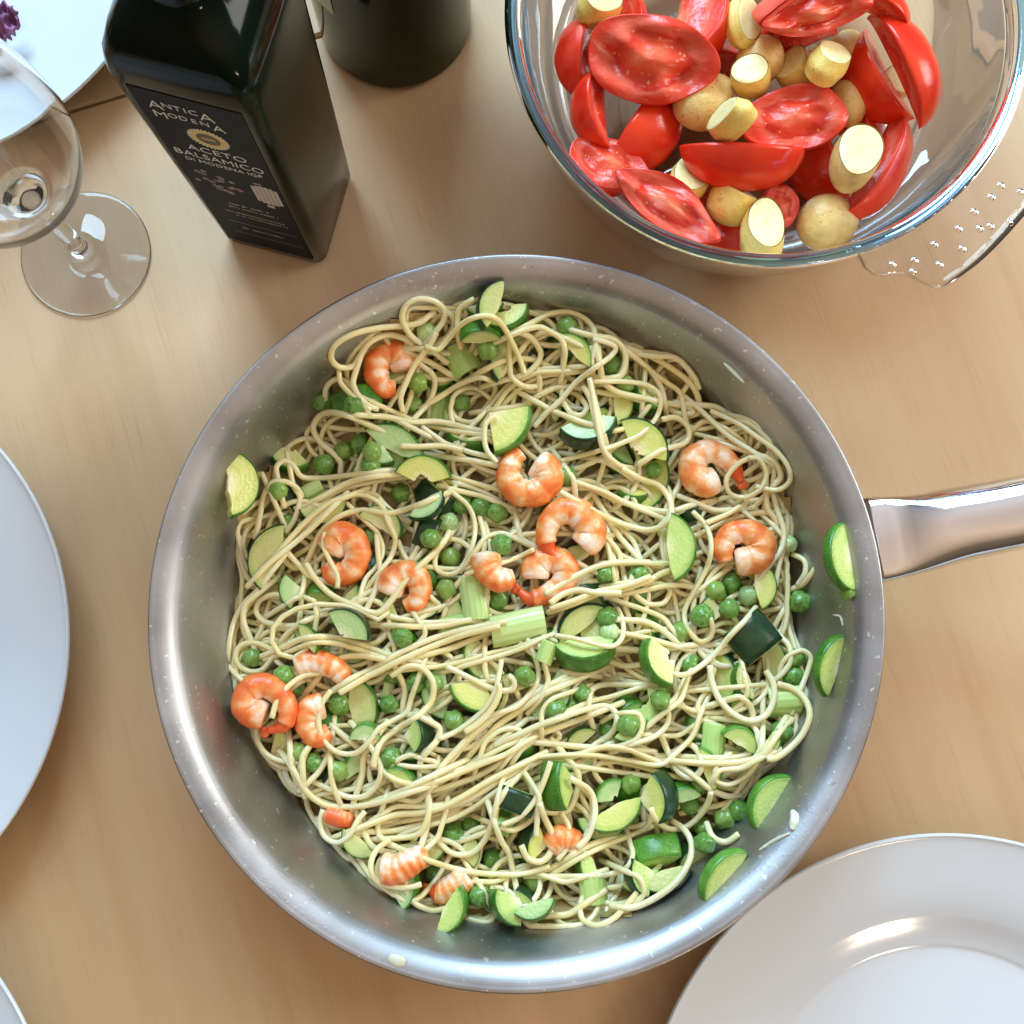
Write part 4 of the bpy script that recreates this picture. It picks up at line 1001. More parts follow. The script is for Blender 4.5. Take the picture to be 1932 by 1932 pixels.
do_p([(805, 627, 1), (668, 765), (608, 757), (787, 722), (778, 764), (870, 758), (920, 660), (650, 850), (680, 838), (702, 852), (612, 876, 0, 5.0), (525, 925), (545, 985), (755, 930), (905, 957), (870, 950), (812, 1016),
      (850, 1052), (842, 1110), (700, 1015), (1068, 897), (1070, 617), (1155, 690), (1205, 1085), (1140, 1082), (1145, 1165), (1150, 1193, 1), (565, 1300), (605, 1240), (475, 1240),
      (785, 1287), (760, 1200), (738, 1430), (590, 1437), (857, 1360), (988, 1276), (1075, 1330), (1052, 1342), (1150, 1376), (1185, 1368), (1282, 1193), (1487, 1027, 1, 4.0), (1300, 1250), (1497, 1276),
      (1475, 1380, 0, 5.0), (1370, 1545, 0, 5.0), (1393, 1530), (855, 1575, 0, 4.9), (890, 1562, 0, 4.9), (905, 1690), (1302, 1518), (1325, 1560), (930, 1622), (1008, 1664), (948, 1560), (1245, 1320), (700, 880),
      (640, 1455), (735, 1330, 0, 4.0), (1395, 1325), (1320, 1480), (560, 1420), (742, 1275, 0, 4.2), (1100, 1310, 0, 4.2), (1330, 1590, 0, 4.8), (1290, 1440, 0, 4.3), (1180, 725, 0, 4.2), (1500, 1240, 0, 4.3), (820, 1290, 0, 3.8), (1190, 1480, 0, 4.2)])

# ---------------------------------------------------------------- strands traced from the photo, in crops of it: x0, y0, scale
CR = {'A': (480, 520, .3364), 'B': (1050, 580, .3882), 'C': (450, 1050, .3364), 'D': (1000, 1050, .2847), 'E': (1350, 1100, .2847), 'F': (550, 1600, .3364), 'G': (1100, 1550, .352), 'H': (800, 1350, .2847), 'K': (850, 600, .2588)}
UNDER = '''
A 1345,450 1230,525 1000,550 830,590 715,660 690,740 740,800 830,795 880,720 940,640 1050,595 1160,620 1240,680 1310,700
A 1290,665 1200,600 1145,500 1165,410 1240,365 1340,375 1410,430 1410,500 1370,560
A 1380,430 1460,470 1475,540 1430,610 1350,670 1270,680
A 1270,790 1340,850 1350,930 1310,1030 1230,1120
A 1230,730 1340,780 1470,860
A 1500,500 1510,430 1560,390
K 400,960 560,860 760,745 900,680 1040,660 1180,680 1320,750 1460,830 1600,900
K 500,1000 460,1060 500,1150 600,1190 680,1170 740,1080 810,980 830,900 780,840 690,820 600,850
K 760,970 680,910 580,910 490,970 465,1050
K 590,1270 700,1150 800,1040 920,900 1050,800 1200,750 1350,740
K 880,1060 990,950 1120,850 1250,800 1370,785
K 850,1040 930,930 1040,840 1180,780 1300,770
K 1200,870 1190,960 1120,1030 1000,1060 860,1080
K 1660,480 1640,400 1560,320 1430,275 1280,290 1160,350
K 1020,620 1100,520 1200,450 1300,450 1400,490
K 980,460 1080,420 1200,400 1290,440 1380,500 1410,600 1400,700
K 1180,550 1210,620 1180,700 1080,790 940,830
K 950,700 960,800 1000,850
K 1710,740 1730,860 1820,940 1932,980
K 1840,540 1900,600 1900,720 1840,820 1750,860
K 1640,800 1650,950 1680,1100 1720,1250
K 1420,1060 1470,1120 1550,1130 1590,1070 1560,1010
K 1250,940 1350,900 1500,900 1650,930
K 1190,1030 1300,1090 1420,1140 1500,1170
A 1020,1055 1120,1100 1260,1160 1420,1200 1560,1220
A 910,1110 1050,1120 1200,1150 1380,1150 1560,1190
A 1230,1200 1350,1260 1480,1310 1600,1350 1740,1380
A 1420,1290 1530,1370 1640,1440 1750,1480
A 920,1200 820,1200 720,1190 620,1170
A 650,1020 660,930 720,880 790,900 840,950
A 740,830 750,900 800,960
A 850,820 830,900 850,960
A 930,1170 820,1120 700,1090 620,1110 575,1190 620,1280 700,1350 750,1410 750,1480
A 350,1520 340,1440 390,1400 450,1430 500,1500 600,1510 740,1500 900,1480 1050,1460 1150,1470
A 430,1470 450,1560 490,1630 480,1700
A 240,1720 260,1620 310,1540 370,1530
A 630,1640 800,1570 960,1530 1100,1510 1250,1500 1400,1530 1560,1560 1700,1620 1800,1690
A 650,1620 800,1540 960,1500 1100,1490 1230,1480
A 640,1720 760,1630 950,1610 1040,1690
A 1450,1380 1600,1400 1740,1430
A 1460,1500 1600,1540 1740,1580
A 300,1600 340,1690 370,1760
C 480,355 600,260 720,170 830,80 960,40 1080,90 1150,200 1200,320 1250,430 1300,530 1340,620 1400,680
C 500,480 550,510 620,470 670,370 720,270 830,180 980,140 1150,160 1300,120 1400,80
C 480,360 620,210 760,100 860,60
C 250,620 380,480 520,370 660,250 760,150
C 1010,220 1080,290 1110,400 1070,500 1000,580 960,700
C 1560,30 1660,120 1700,250 1670,400 1600,520 1520,550 1450,510 1450,420 1500,350
C 460,760 540,710 580,690 600,630
C 450,990 510,920 590,860 660,830
C 1120,810 1250,840 1400,860 1560,850 1700,850
C 1215,880 1350,885 1480,880 1620,850
C 120,1120 130,980 160,850 220,740 310,650 380,560
C 260,950 220,850 230,750 290,690
C 420,870 350,850 300,790 320,720 370,690
C 400,1030 300,990 210,1000 170,1060 190,1130 260,1170 340,1160 400,1090
C 120,1130 160,1180 200,1220
C 490,1010 600,960 750,950 900,980 1050,1030 1200,1080 1300,1100
C 520,1040 650,990 800,990 950,1030 1100,1080
C 680,1230 760,1130 860,1080 980,1070 1100,1090
C 1400,1060 1550,1020 1700,960 1800,920
C 300,1520 310,1620 370,1700 450,1740 520,1750
C 520,1660 530,1720 540,1783
C 590,1760 610,1700 640,1650
C 870,1590 930,1640
C 1080,420 1090,540 1060,650 1020,740
C 1150,230 1190,330 1160,440 1100,520
C 1320,820 1380,920 1330,1000
C 1210,1190 1250,1280 1240,1380
C 1430,1500 1470,1560 1440,1640 1370,1690 1350,1760
C 580,500 640,560 720,590
H 320,310 520,290 700,250 900,190 1080,150 1280,80
H 850,240 855,320 880,400
H 440,710 510,760 490,850 420,930 370,1000 370,1070 440,1080
H 230,980 300,960 380,990 470,1010 480,1040 400,1050
H 430,1180 560,1050 680,900 800,780 960,660 1120,570 1300,470 1450,400 1560,370
H 480,1100 620,940 760,800 900,690 1060,600 1220,500 1400,400
H 700,1000 820,870 960,730 1120,620 1300,500 1480,420 1600,370
H 560,1230 660,1100 800,980 960,860 1060,780
H 500,1180 700,1060 880,960 1060,870
H 600,1200 800,1110 980,1010 1150,900
H 420,1240 600,1190 800,1120 1000,1000 1130,900
H 820,960 860,860 960,780 1060,760 1130,790 1080,860 1000,900 900,950
H 1000,1020 1080,920 1160,820 1260,770 1370,770 1420,820 1370,860 1250,850 1150,900 1080,990
H 80,1080 180,1150 320,1180 460,1140 640,1080 820,1020 1000,960 1100,900 1200,840
H 0,1310 180,1280 360,1200 520,1150 700,1080 900,1000
H 270,1370 500,1340 720,1250 900,1150 1080,1080 1250,1010 1400,970 1600,960 1800,980 1932,1000
H 150,1420 400,1400 620,1330 840,1220 1020,1110 1180,1050 1320,950
H 0,1540 200,1470 420,1430 600,1380 760,1290 900,1180
H 40,1500 60,1400 180,1350 350,1340 560,1330 760,1300
H 300,1400 540,1360 740,1290 940,1170 1100,1090
H 1340,700 1500,620 1640,560 1800,520 1932,480
H 1120,800 1250,740 1400,690 1600,620 1760,590 1840,640 1850,690
H 1380,760 1520,710 1700,640
H 1280,720 1290,620 1360,540 1460,500
H 1400,880 1600,900 1800,910 1932,920
H 1640,550 1660,470 1750,430 1932,430
H 1040,250 1200,280 1380,320 1520,340
H 1200,150 1250,280 1250,400 1180,510 1080,600 900,660
H 1310,300 1330,400 1300,480
H 1100,1130 1010,1230 950,1350 930,1470 960,1560
H 1490,1000 1550,1080 1560,1180 1530,1290 1460,1390 1300,1390
H 1570,1190 1650,1270 1670,1380 1650,1500 1610,1581
H 960,1500 1060,1530 1180,1470 1240,1390
H 350,380 300,520 260,640 160,700
H 240,1300 330,1310 420,1240 460,1180
D 0,1070 200,1010 400,950 560,890 700,800
D 0,1340 200,1280 400,1220 600,1130
D 960,1190 1150,1220 1405,1220
D 0,30 120,60 230,100
D 400,290 430,380 520,440
D 90,460 160,370 280,340 380,380
D 660,460 780,520 900,590 960,620
D 1100,400 1120,500 1140,640 1150,760 1190,900
D 1130,470 1230,530 1405,580
D 1040,330 1090,480 1120,640
D 1240,750 1210,860 1230,960
D 1080,1300 1200,1340 1330,1330
B 760,430 900,480 1020,550 1110,620 1160,700 1170,780 1150,800
B 940,480 1040,490 1130,580 1170,660
B 600,370 700,390 760,470 740,580 680,600
B 620,540 640,620 720,680 850,710 940,730 1100,760 1140,790 1100,800
B 830,500 900,560 960,660 980,760
B 1180,750 1260,760 1330,800
B 1120,900 1200,840 1300,870 1400,940 1420,980 1350,960 1230,930
B 1350,980 1480,1020 1580,1060 1620,1140 1580,1200
B 1210,1400 1320,1350 1420,1300 1430,1270
B 1200,1450 1330,1390 1470,1350 1610,1340
B 1540,1260 1550,1330 1600,1400 1580,1450
B 1450,1370 1530,1440 1600,1430
B 1600,1440 1640,1500 1620,1597
B 400,1220 560,1210 700,1270 860,1320 1000,1340 1110,1310
B 500,1180 640,1230 780,1300 900,1350
B 400,1260 520,1320 640,1360 760,1410
B 650,1480 720,1560 740,1640
B 700,1400 800,1500 840,1597
B 530,1040 640,1060 700,1090
B 1020,1260 1060,1180 1070,1080
B 840,860 960,830 1060,830 1110,900 1060,980
B 430,1100 470,1160 480,1220
B 1150,1290 1250,1330 1330,1330
B 660,1370 720,1470 800,1560
B 980,620 1060,680 1080,760
B 1200,800 1330,920 1470,1010
E 0,60 100,130 200,130 290,60 320,0
E 0,390 150,390 270,390
E 0,540 150,520 250,470 330,440
E 90,660 160,700 270,690 320,600 300,570
E 0,620 150,590 300,560 420,560 500,580
E 0,820 120,830 240,880 340,960
E 0,1040 150,1050 400,1020
E 1150,940 1220,1020 1230,1130 1170,1220 1100,1280
E 1250,1070 1320,1050 1380,1100 1360,1200 1310,1330
E 400,1470 520,1510 680,1520 820,1480 900,1380 890,1280
E 880,1480 980,1430 1050,1350 1060,1260
E 0,1520 80,1530 110,1620 70,1710 0,1750
E 260,1690 380,1690 480,1630
E 60,1750 200,1700 290,1620 310,1540 300,1470 360,1400 420,1290
E 0,1880 200,1870 400,1780 500,1680 540,1560 530,1460 600,1340 620,1250
E 400,1850 600,1860 850,1850 960,1780 980,1680 920,1600 820,1580
E 400,1890 650,1900 900,1900 1030,1850 1090,1740
E 1020,1500 1020,1650 1000,1800 940,1890
E 1230,590 1330,540 1400,450 1430,400
E 1240,320 1330,370 1340,460 1280,560
E 1140,20 1180,150 1160,280 1080,390
E 560,580 640,520
E 1160,770 1200,700
E 640,1340 760,1330 880,1320
E 440,1300 400,1420 300,1500
E 700,1440 830,1400 880,1420
E 0,700 120,740 260,800 330,880
E 20,930 160,960 300,1000
G 800,500 800,430 830,400
G 0,930 150,930 300,870 420,790 560,730 720,700 820,650 860,570
G 330,890 450,820 600,750 700,710
G 250,950 400,950 580,940 700,900 740,820 720,730
G 240,960 330,985 420,960
G 700,920 780,960 810,1050 760,1110
G 420,1170 440,1220 520,1250 620,1210 680,1150
G 270,1190 350,1180 430,1130
G 980,240 1020,310 1100,350 1150,310 1160,270
G 1040,250 1200,260 1400,250 1530,210 1600,120
G 1480,290 1440,350 1380,430
G 1240,330 1250,370 1330,390 1430,340 1480,280
G 1240,340 1280,300 1400,290 1500,240
G 1130,350 1220,420 1320,460 1400,450
G 1200,530 1290,510 1380,480
G 400,210 560,160 700,170 800,210
G 0,290 130,230 300,210 500,210 700,240 900,270 1000,200 1100,100 1140,0
G 420,280 560,300 780,330
F 220,30 230,150 290,270 400,360 550,400 700,380 880,320 1050,240 1200,170
F 250,180 330,310 450,390 620,400 800,370 980,310
F 440,500 520,530 620,530 740,510
F 750,560 870,555 1000,530 1150,490 1300,440
F 860,620 960,570 1100,520 1250,480 1400,400 1500,330
F 1400,850 1450,930 1495,1020
F 800,440 780,520 790,590 830,630
F 1180,640 1260,700 1370,700 1460,620 1510,500 1540,380
F 1540,540 1570,620 1620,700 1640,790
F 700,580 740,650 800,680
F 300,160 300,80 330,30
F 330,250 400,180 460,80 480,0
F 640,330 680,200 690,80 740,0
F 520,310 600,340 700,330 780,250 800,150 760,60 720,0
F 480,160 490,250 520,330
F 820,440 900,400 1050,400 1200,390
F 600,560 760,500 900,450 1060,440 1200,400 1350,320 1500,230 1700,130
F 1430,880 1520,880 1600,850
F 1060,640 1090,540 1100,480
F 920,600 1000,590 1060,560 1090,500
F 1190,520 1160,600 1080,680
'''
OVER = '''
A 1365,580 1310,680 1230,780 1170,900 1135,1000 1150,1090
A 1290,665 1370,690 1440,620 1520,530 1620,480 1720,480 1790,540 1850,650 1900,760 1930,850
A 1130,1305 1250,1310 1400,1305 1530,1330
A 1740,1110 1680,1160 1670,1260 1690,1340 1750,1410
K 1150,1230 1260,1110 1380,1000 1500,860 1640,750 1780,650 1830,570 1740,520 1640,500
K 1560,890 1620,990 1660,1150 1700,1290 1740,1440 1790,1546
B 580,620 750,620 880,640 950,700 940,800 860,900 740,960 620,1000 400,1060
B 560,600 590,750 610,880 640,1000 720,1080 800,1100
B 740,1100 850,1160 950,1200 1010,1290 1000,1390 900,1440 780,1420 650,1370 520,1300 400,1230
B 830,1080 960,1000 1090,960 1110,880 1040,820 960,830
B 1230,780 1380,850 1480,920 1590,1000 1660,1090 1670,1170 1600,1220 1480,1200
B 1450,1040 1380,1080 1320,1160 1340,1240 1430,1260 1510,1210 1540,1130 1500,1050 1440,1040
C 740,280 730,370 780,480 820,560 820,640
C 620,480 680,580 780,680 900,740 1020,790 1090,790 1160,720 1230,620 1320,520 1420,430 1500,340 1540,270
C 600,690 670,720 690,820 670,930 620,1030 540,1085 450,1060 400,980 410,890 470,820 560,770 700,740 860,750 980,790 1080,840 1150,790
C 780,1300 900,1220 1050,1150 1200,1060 1400,970 1600,910 1800,870 1900,850
C 830,1310 1000,1210 1120,1150 1260,1080 1450,1000 1650,930 1860,880
C 400,1470 430,1370 500,1270 600,1200 700,1180 780,1140
C 780,1290 720,1380 700,1500 740,1620 830,1690 940,1690 1020,1620 1080,1540 1160,1490
C 1160,1200 1260,1140 1360,1150 1430,1240 1420,1360 1340,1450 1200,1540 1100,1620 1060,1720 1050,1783
H 560,290 640,330 760,390 880,450 980,475 1060,460 1075,400 1030,360
H 980,240 960,350 930,480 860,600 740,710 620,790 500,840
H 960,420 960,500 900,620 800,720 700,790
H 1350,1010 1310,1130 1250,1270 1170,1380 1080,1450 980,1490
H 1150,1090 1210,1180 1260,1270 1250,1400 1240,1581
D 0,650 200,590 400,520 520,460
D 600,800 740,720 860,650 1000,590 1150,560 1400,560
D 620,940 800,880 1000,800 1200,760 1405,690
D 640,910 820,850 1000,780 1200,740 1405,665
D 640,870 740,800 860,770 1000,790 1180,790
D 680,1110 850,1140 1000,1180 1120,1190 1190,1120 1190,1000 1150,900
E 490,0 590,110 630,250 600,420 500,600 430,750 450,880 540,980 620,950 640,880 620,800
E 970,720 880,830 780,930 680,1050 560,1160 440,1230 350,1230
E 620,1160 640,1300 700,1430 800,1530 920,1580 1040,1540 1100,1430 1100,1300 1040,1200
E 1130,1300 1250,1340 1340,1420 1375,1540 1320,1680 1220,1790 1120,1860 1050,1870
E 590,90 750,20 850,-40
F 430,420 410,500 440,590 520,630 600,580 650,490 700,430
F 780,580 860,640 1000,700 1150,760 1330,810 1500,830 1700,830 1880,780
F 860,610 770,680 735,780 770,870 870,910 980,915 1060,895
G 60,760 100,840 180,860 240,800 250,700 200,590 170,500
G 300,560 350,650 340,770 280,850
G 360,350 480,430 510,560 470,700 400,780
G 850,530 880,600 960,660 1060,650 1140,590 1200,500 1220,430
G 980,610 1060,670 1100,760 1080,870 1000,990 880,1080 740,1140 600,1130
G 1190,620 1230,710 1310,740 1390,690
'''
STRANDS = []
def do_s(txt, k, r0=1.22, ext=0):
    for ln in txt.strip().split('\n'):
        a = ln.split(); x0, y0, s = CR[a[0]]
        uv = np.array([[(x0+float(p.split(',')[0])*s)/1.13975, (y0+float(p.split(',')[1])*s)/1.13975] for p in a[1:]])
        r = r0*random.uniform(.86, 1.10)
        p = lay(uv, r, k, ext=ext); cen = p.mean(0)
        n = len(p); rad = r*np.ones(n); rad[0] *= .93; rad[-1] *= .93
        v, f = tube(p-cen, rad, 9)
        m = mesh('spaghetti_strand', v*MM, f, M_PASTA)
        o = obj('spaghetti_strand', m, None, Vector(cen)*MM); STRANDS.append((o, spline(uv, 5)))
do_s(UNDER, .55, ext=11)

# ---------------------------------------------------------------- upper pieces, prawns
do_z([
 (800, 886, 60, 68, .32, 8, 84, 10, 'y', 'm', -1, 'arched courgette slice with green upper rim left of the central ring prawn'),
 (958, 808, 84, 44, 0, 9, -36, 8, 'y', 'l', -1, 'bright yellow green courgette wedge just above the central ring prawn'),
 (1215, 832, 70, 62, .12, 8, 48, 12, 'y', 'd', 0, 'seeded courgette slice with dark upper skin left of the upper right prawn'),
 (1290, 1032, 74, 66, 0, 7, 2, 8, 'g', 'm', -1, 'large smooth green courgette half slice left of the right hand prawn'),
 (660, 1180, 54, 62, .1, 7, 55, 12, 't', 'd', -1, 'teal green leaf shaped courgette slice below the left prawns'),
 (1085, 1165, 66, 60, 0, 7, 128, 12, 'o', 'd', 0, 'olive courgette half slice right of the large central celery piece'),
 (1106, 1238, 64, 72, 0, 9, -84, 42, 'g', 'm', -1, 'rounded glossy green courgette slice below the olive half slice'),
 (1240, 1250, 60, 56, .25, 9, 205, 20, 'y', 'l', -2, 'bright courgette chunk with yellow core right of the rounded green slice'),
 (1420, 1202, 60, 48, .35, 16, 128, 84, 'o', 'd', -1, 'black green courgette square lying skin side up at right'),
 (895, 1310, 62, 55, .1, 8, 245, 10, 'y', 'l', 0, 'pale yellow courgette flesh piece below centre left of a hooked strand'),
 (1050, 1482, 66, 44, .3, 9, 185, 58, 'g', 'm', -1, 'upright dark green courgette wedge with lime edge at lower centre'),
 (1168, 1546, 68, 60, 0, 8, -62, 10, 'y', 'l', -1, 'pointed lime courgette wedge right of the bottom prawn'),
 (1246, 1503, 60, 52, 0, 10, 8, 42, 'y', 'd', -2, 'upright courgette slice with a dark green band at lower right'),
 (862, 1722, 54, 62, 0, 12, -25, 10, 'g', 'l', 0, 'lowest courgette chunk at the bottom edge of the pasta'),
 (953, 1712, 50, 55, 0, 12, 215, 18, 'g', 'm', 0, 'left one of two green courgette cubes at the bottom edge'),
 (1014, 1722, 46, 60, 0, 13, -70, 16, 't', 'm', -1, 'right one of two green courgette cubes at the bottom edge'),
 (1580, 1052, 66, 84, 0, 4.2, 186, 38, 'g', 'm', -3, 'long courgette slice on the right pan wall near the handle'),
 (1562, 1247, 64, 78, 0, 4.4, 156, 32, 'g', 'm', -3, 'courgette slice on the right pan wall, middle one of three along it'),
 (1442, 1512, 64, 80, 0, 6, 155, 14, 'g', 'l', -1, 'seedy courgette slice on the lower right pan wall beside the pasta'),
 (1354, 1650, 64, 80, 0, 4.5, 145, 34, 'g', 'l', -1, 'narrow courgette slice nearest the bottom right of the pan wall'),
])
do_c([(978, 1184, 104, 60, 2.0, 12, 8, -2, 'large pale celery piece at the very centre of the pan')])
def prawns(L):
    for uv, r, lab, red, tp, tl, lift in L:
        uv = np.array(uv, float); u, v = uv.mean(0); z = hmean(u, v, 26, 60)+r*.55+lift
        prawn(uv, z, r, lab, red, tp, tl)
        for a, b in spline(uv, 14): stamp_el(a, b, r*4.2, r*4.2, 0, z+r*.8, .5)
prawns([
 ([(766, 700), (762, 675), (738, 662), (714, 676), (708, 708), (722, 734), (748, 736)], 5.0, 'red and white curled prawn alone at the upper left of the pasta', .25, .65, False, 0),
 ([(1012, 872), (1034, 888), (1034, 915), (1010, 935), (975, 930), (956, 902), (963, 868), (982, 850)], 5.4, 'orange ring shaped prawn with white head end above centre', 0, .6, False, .5),
 ([(1350, 904), (1325, 914), (1303, 893), (1307, 862), (1336, 849), (1368, 862), (1390, 885), (1404, 912)], 5.1, 'pale pink prawn with red tail at the upper right of the pasta', -.25, .5, True, 0),
 ([(1386, 1064), (1412, 1060), (1436, 1048), (1438, 1018), (1408, 1000), (1374, 1007), (1360, 1032), (1366, 1062)], 5.0, 'orange prawn with white middle at the right, touching the big green slice', .1, .6, False, 0),
 ([(620, 1042), (640, 1010), (668, 1018), (680, 1048), (664, 1080), (632, 1086), (612, 1068)], 5.2, 'orange prawn with white end at the left of the pan', .1, .65, False, 0),
 ([(728, 1122), (742, 1092), (772, 1078), (796, 1100), (790, 1134), (764, 1148)], 4.8, 'pinkish prawn crossed by strands, right of the orange left prawn', -.1, .6, False, -.5),
 ([(915, 1042), (918, 1075), (942, 1096), (972, 1090)], 4.8, 'prawn half hidden under a split pea left of centre', .0, .7, False, -1),
 ([(500, 1352), (464, 1338), (466, 1302), (500, 1288), (530, 1306), (548, 1340), (538, 1372), (506, 1384)], 4.9, 'bright red curled prawn lowest at the left pan wall', .45, .45, True, 0),
 ([(614, 1328), (586, 1336), (578, 1368), (598, 1394), (624, 1380)], 4.5, 'pink and white prawn just right of the bright red prawn', .0, .65, False, 0),
 ([(555, 1256), (590, 1246), (638, 1262), (654, 1288)], 4.0, 'prawn mostly buried under strands above the two lower left prawns', -.1, .8, False, -1.5),
 ([(1036, 1598), (1058, 1580), (1084, 1588), (1082, 1612)], 4.6, 'orange prawn behind strand loops near the bottom of the pasta', .1, .7, False, -.5),
 ([(716, 1640), (748, 1640), (786, 1620), (812, 1612)], 5.0, 'orange and white prawn at the lower left edge framed by a strand', .1, .65, False, 0),
 ([(885, 1650), (862, 1668), (832, 1683), (806, 1680)], 4.4, 'pale prawn with bright red tail at the bottom edge of the pasta', -.2, .7, True, -.5),
 ([(614, 1534), (630, 1540), (650, 1546), (668, 1548)], 2.8, 'small red prawn tail showing at the lower left edge', .8, .9, False, -.5),
])
prawns([([(1010, 1092), (1012, 1062), (1043, 1050), (1072, 1070), (1064, 1102), (1032, 1124), (998, 1134), (974, 1118)], 5.0, 'prawn with red tail below the central prawn pair touching a large celery piece', .05, .5, True, .5)])
prawns([([(1100, 1034), (1120, 1010), (1106, 974), (1070, 959), (1038, 976), (1026, 1008), (1030, 1036), (1046, 1058)], 5.3, 'large open curled prawn with white head, right of the centre', .0, .5, True, 1.5)])
do_p([(937, 965), (845, 985, 1), (945, 1028, 0, 4.9), (940, 1131), (1232, 886, 0, 3.8), (535, 1275), (640, 1330, 0, 5.0), (1350, 1116), (1378, 1100), (1412, 1122, 1, 4.8), (1376, 1148), (1325, 1163, 0, 5.0), (1512, 1135, 0, 5.2), (820, 1650, 0, 4.2), (1598, 1118, 0, 3.2)])
do_s(OVER, .8)

# ---------------------------------------------------------------- auto wording for strands and peas: what they lie beside
LM = [('the upper left prawn', 737, 698), ('the ring shaped prawn', 997, 897), ('the open curled prawn', 1075, 1000), ('the pale upper right prawn', 1345, 885), ('the right hand prawn', 1400, 1030), ('the orange left prawn', 648, 1045),
      ('the pinkish left prawn', 762, 1110), ('the red tailed central prawn', 1035, 1095), ('the bright red prawn', 505, 1335), ('the pink lower left prawn', 600, 1360), ('the bottom orange prawn', 1062, 1595), ('the lower left edge prawn', 760, 1635),
      ('the red tailed bottom prawn', 845, 1668), ('the large central celery', 978, 1184), ('the upright central celery', 892, 1128), ('the upper celery piece', 868, 677), ('the bright right edge celery', 1482, 1326), ('the lowest celery piece', 1122, 1678),
      ('the topmost courgette wedge', 918, 572), ('the bright yellow green wedge', 958, 808), ('the arched courgette slice', 800, 886), ('the large pale courgette slice', 752, 826), ('the skin up courgette piece', 672, 757), ('the far left half slice', 495, 1045),
      ('the teal leaf shaped slice', 660, 1180), ('the rounded green slice', 1106, 1238), ('the black green square', 1420, 1202), ('the big smooth green slice', 1290, 1032), ('the dark rimmed crescent slice', 1112, 815), ('the seeded upper right slice', 1215, 832),
      ('the pale yellow flesh piece', 895, 1310), ('the upright green wedge', 1050, 1482), ('the pointed lime wedge', 1168, 1546), ('the slice with dark band', 1246, 1503), ('the lime block', 1240, 1605), ('the curved green crescent', 1225, 1340), ('the lowest courgette chunk', 862, 1722),
      ('the seedy wall slice', 1442, 1512), ('the ribbed celery at right', 1350, 1398), ('the small yellow upper piece', 1098, 655), ('the lime piece with dark tip', 792, 1387), ('the leaning upper left slice', 455, 912)]
def where(u, v, skip=0):
    d = sorted((math.hypot(u-a, v-b), n, a, b) for n, a, b in LM)[skip]
    if d[0] < 26: return 'against '+d[1]
    ang = math.degrees(math.atan2(-(v-d[3]), u-d[2])) % 360
    w = ['right of', 'upper right of', 'above', 'upper left of', 'left of', 'lower left of', 'below', 'lower right of'][int(((ang+22.5) % 360)//45)]
    return ('just ' if d[0] < 60 else '')+w+' '+d[1]
used = {}
def uniq(cands):
    for c in cands:
        if c not in used: used[c] = 1; return c
    used[cands[0]] += 1; return cands[0]
for o, c in STRANDS:
    L = np.linalg.norm(np.diff(c, axis=0), axis=1).sum(); e = np.linalg.norm(c[-1]-c[0]); q = e/L
    t = np.unwrap(np.arctan2(*np.diff(c, axis=0).T[::-1])); turn = abs(t[-1]-t[0])
    shape = 'looped' if turn > 4.4 else 'hooked' if turn > 2.6 else 'curved' if q < .93 else 'straight'
    size = 'long' if L > 330 else 'short' if L < 130 else 'medium'
    u, v = c[len(c)//2]; w = where(u, v); d = c[-1]-c[0]; run = 'running crosswise' if abs(d[0]) > 2*abs(d[1]) else 'running upright' if abs(d[1]) > 2*abs(d[0]) else 'rising to the right' if d[0]*d[1] < 0 else 'falling to the right'
    b = f'{size} {shape} strand '
    ends = sorted((c[0], c[-1]), key=lambda p: p[0]); we = where(*ends[0]); wf = where(*ends[1])
    tag(o, uniq([b+w, b+run+' '+w, b+'starting '+we, b+'ending '+wf]), 'spaghetti', 'spaghetti strands on top of the pasta')
for o, u, v in PEAS:
    k = 'pale pea ' if o.data == PEA[1] else 'green pea '
    tag(o, uniq([k+where(u, v), k+where(u, v, 1), k+where(u, v, 2)]), 'pea', 'peas in the pasta')

for o, u, v, fl in BURO:
    k = {'o': 'olive', 'g': 'green', 't': 'pale green', 'y': 'yellowish'}[fl]+' courgette piece sunk in pasta '
    tag(o, uniq([k+where(u, v), k+where(u, v, 1), k+where(u, v, 2)]), 'courgette', 'courgette pieces in the pasta')
# small scraps on the pan wall
def scrap(uv, wmm, label, z=None):
    c = spline(uv, 4); n = len(c); i, j = cell(c); p = Pn(c, 0); zz = FLOOR[i, j]+.7; s = (CAMZ-zz)/CAMZ; p[:, 0] *= s; p[:, 1] *= s; p[:, 2] = zz; cen = p.mean(0)
    v, f = tube(p-cen, wmm*np.sin(np.linspace(.25, 2.9, n))**.6, 7, flat=.4)
    o = obj('onion_scrap', mesh('onion_scrap', v*MM, f, M_SCR), None, Vector(cen)*MM); tag(o, label, 'vegetable scrap')
M_SCR = m_simple('scrap_pale', (0.62, 0.68, 0.52), .35)
scrap([(1496, 1528), (1500, 1545), (1494, 1566)], 2.0, 'white flake on the lower right pan wall')
scrap([(1490, 1572), (1462, 1585), (1432, 1604)], .7, 'thin pale thread under the white flake on the pan wall')
scrap([(1365, 684), (1382, 700), (1404, 722)], .9, 'faint pale smear on the upper right pan wall')
scrap([(1570, 1160), (1585, 1163), (1590, 1180)], .5, 'tiny pale speck on the right pan wall between two slices')
scrap([(732, 1806), (748, 1812), (766, 1816)], 2.6, 'pale green vegetable scrap stuck on the bottom left of the pan rim')

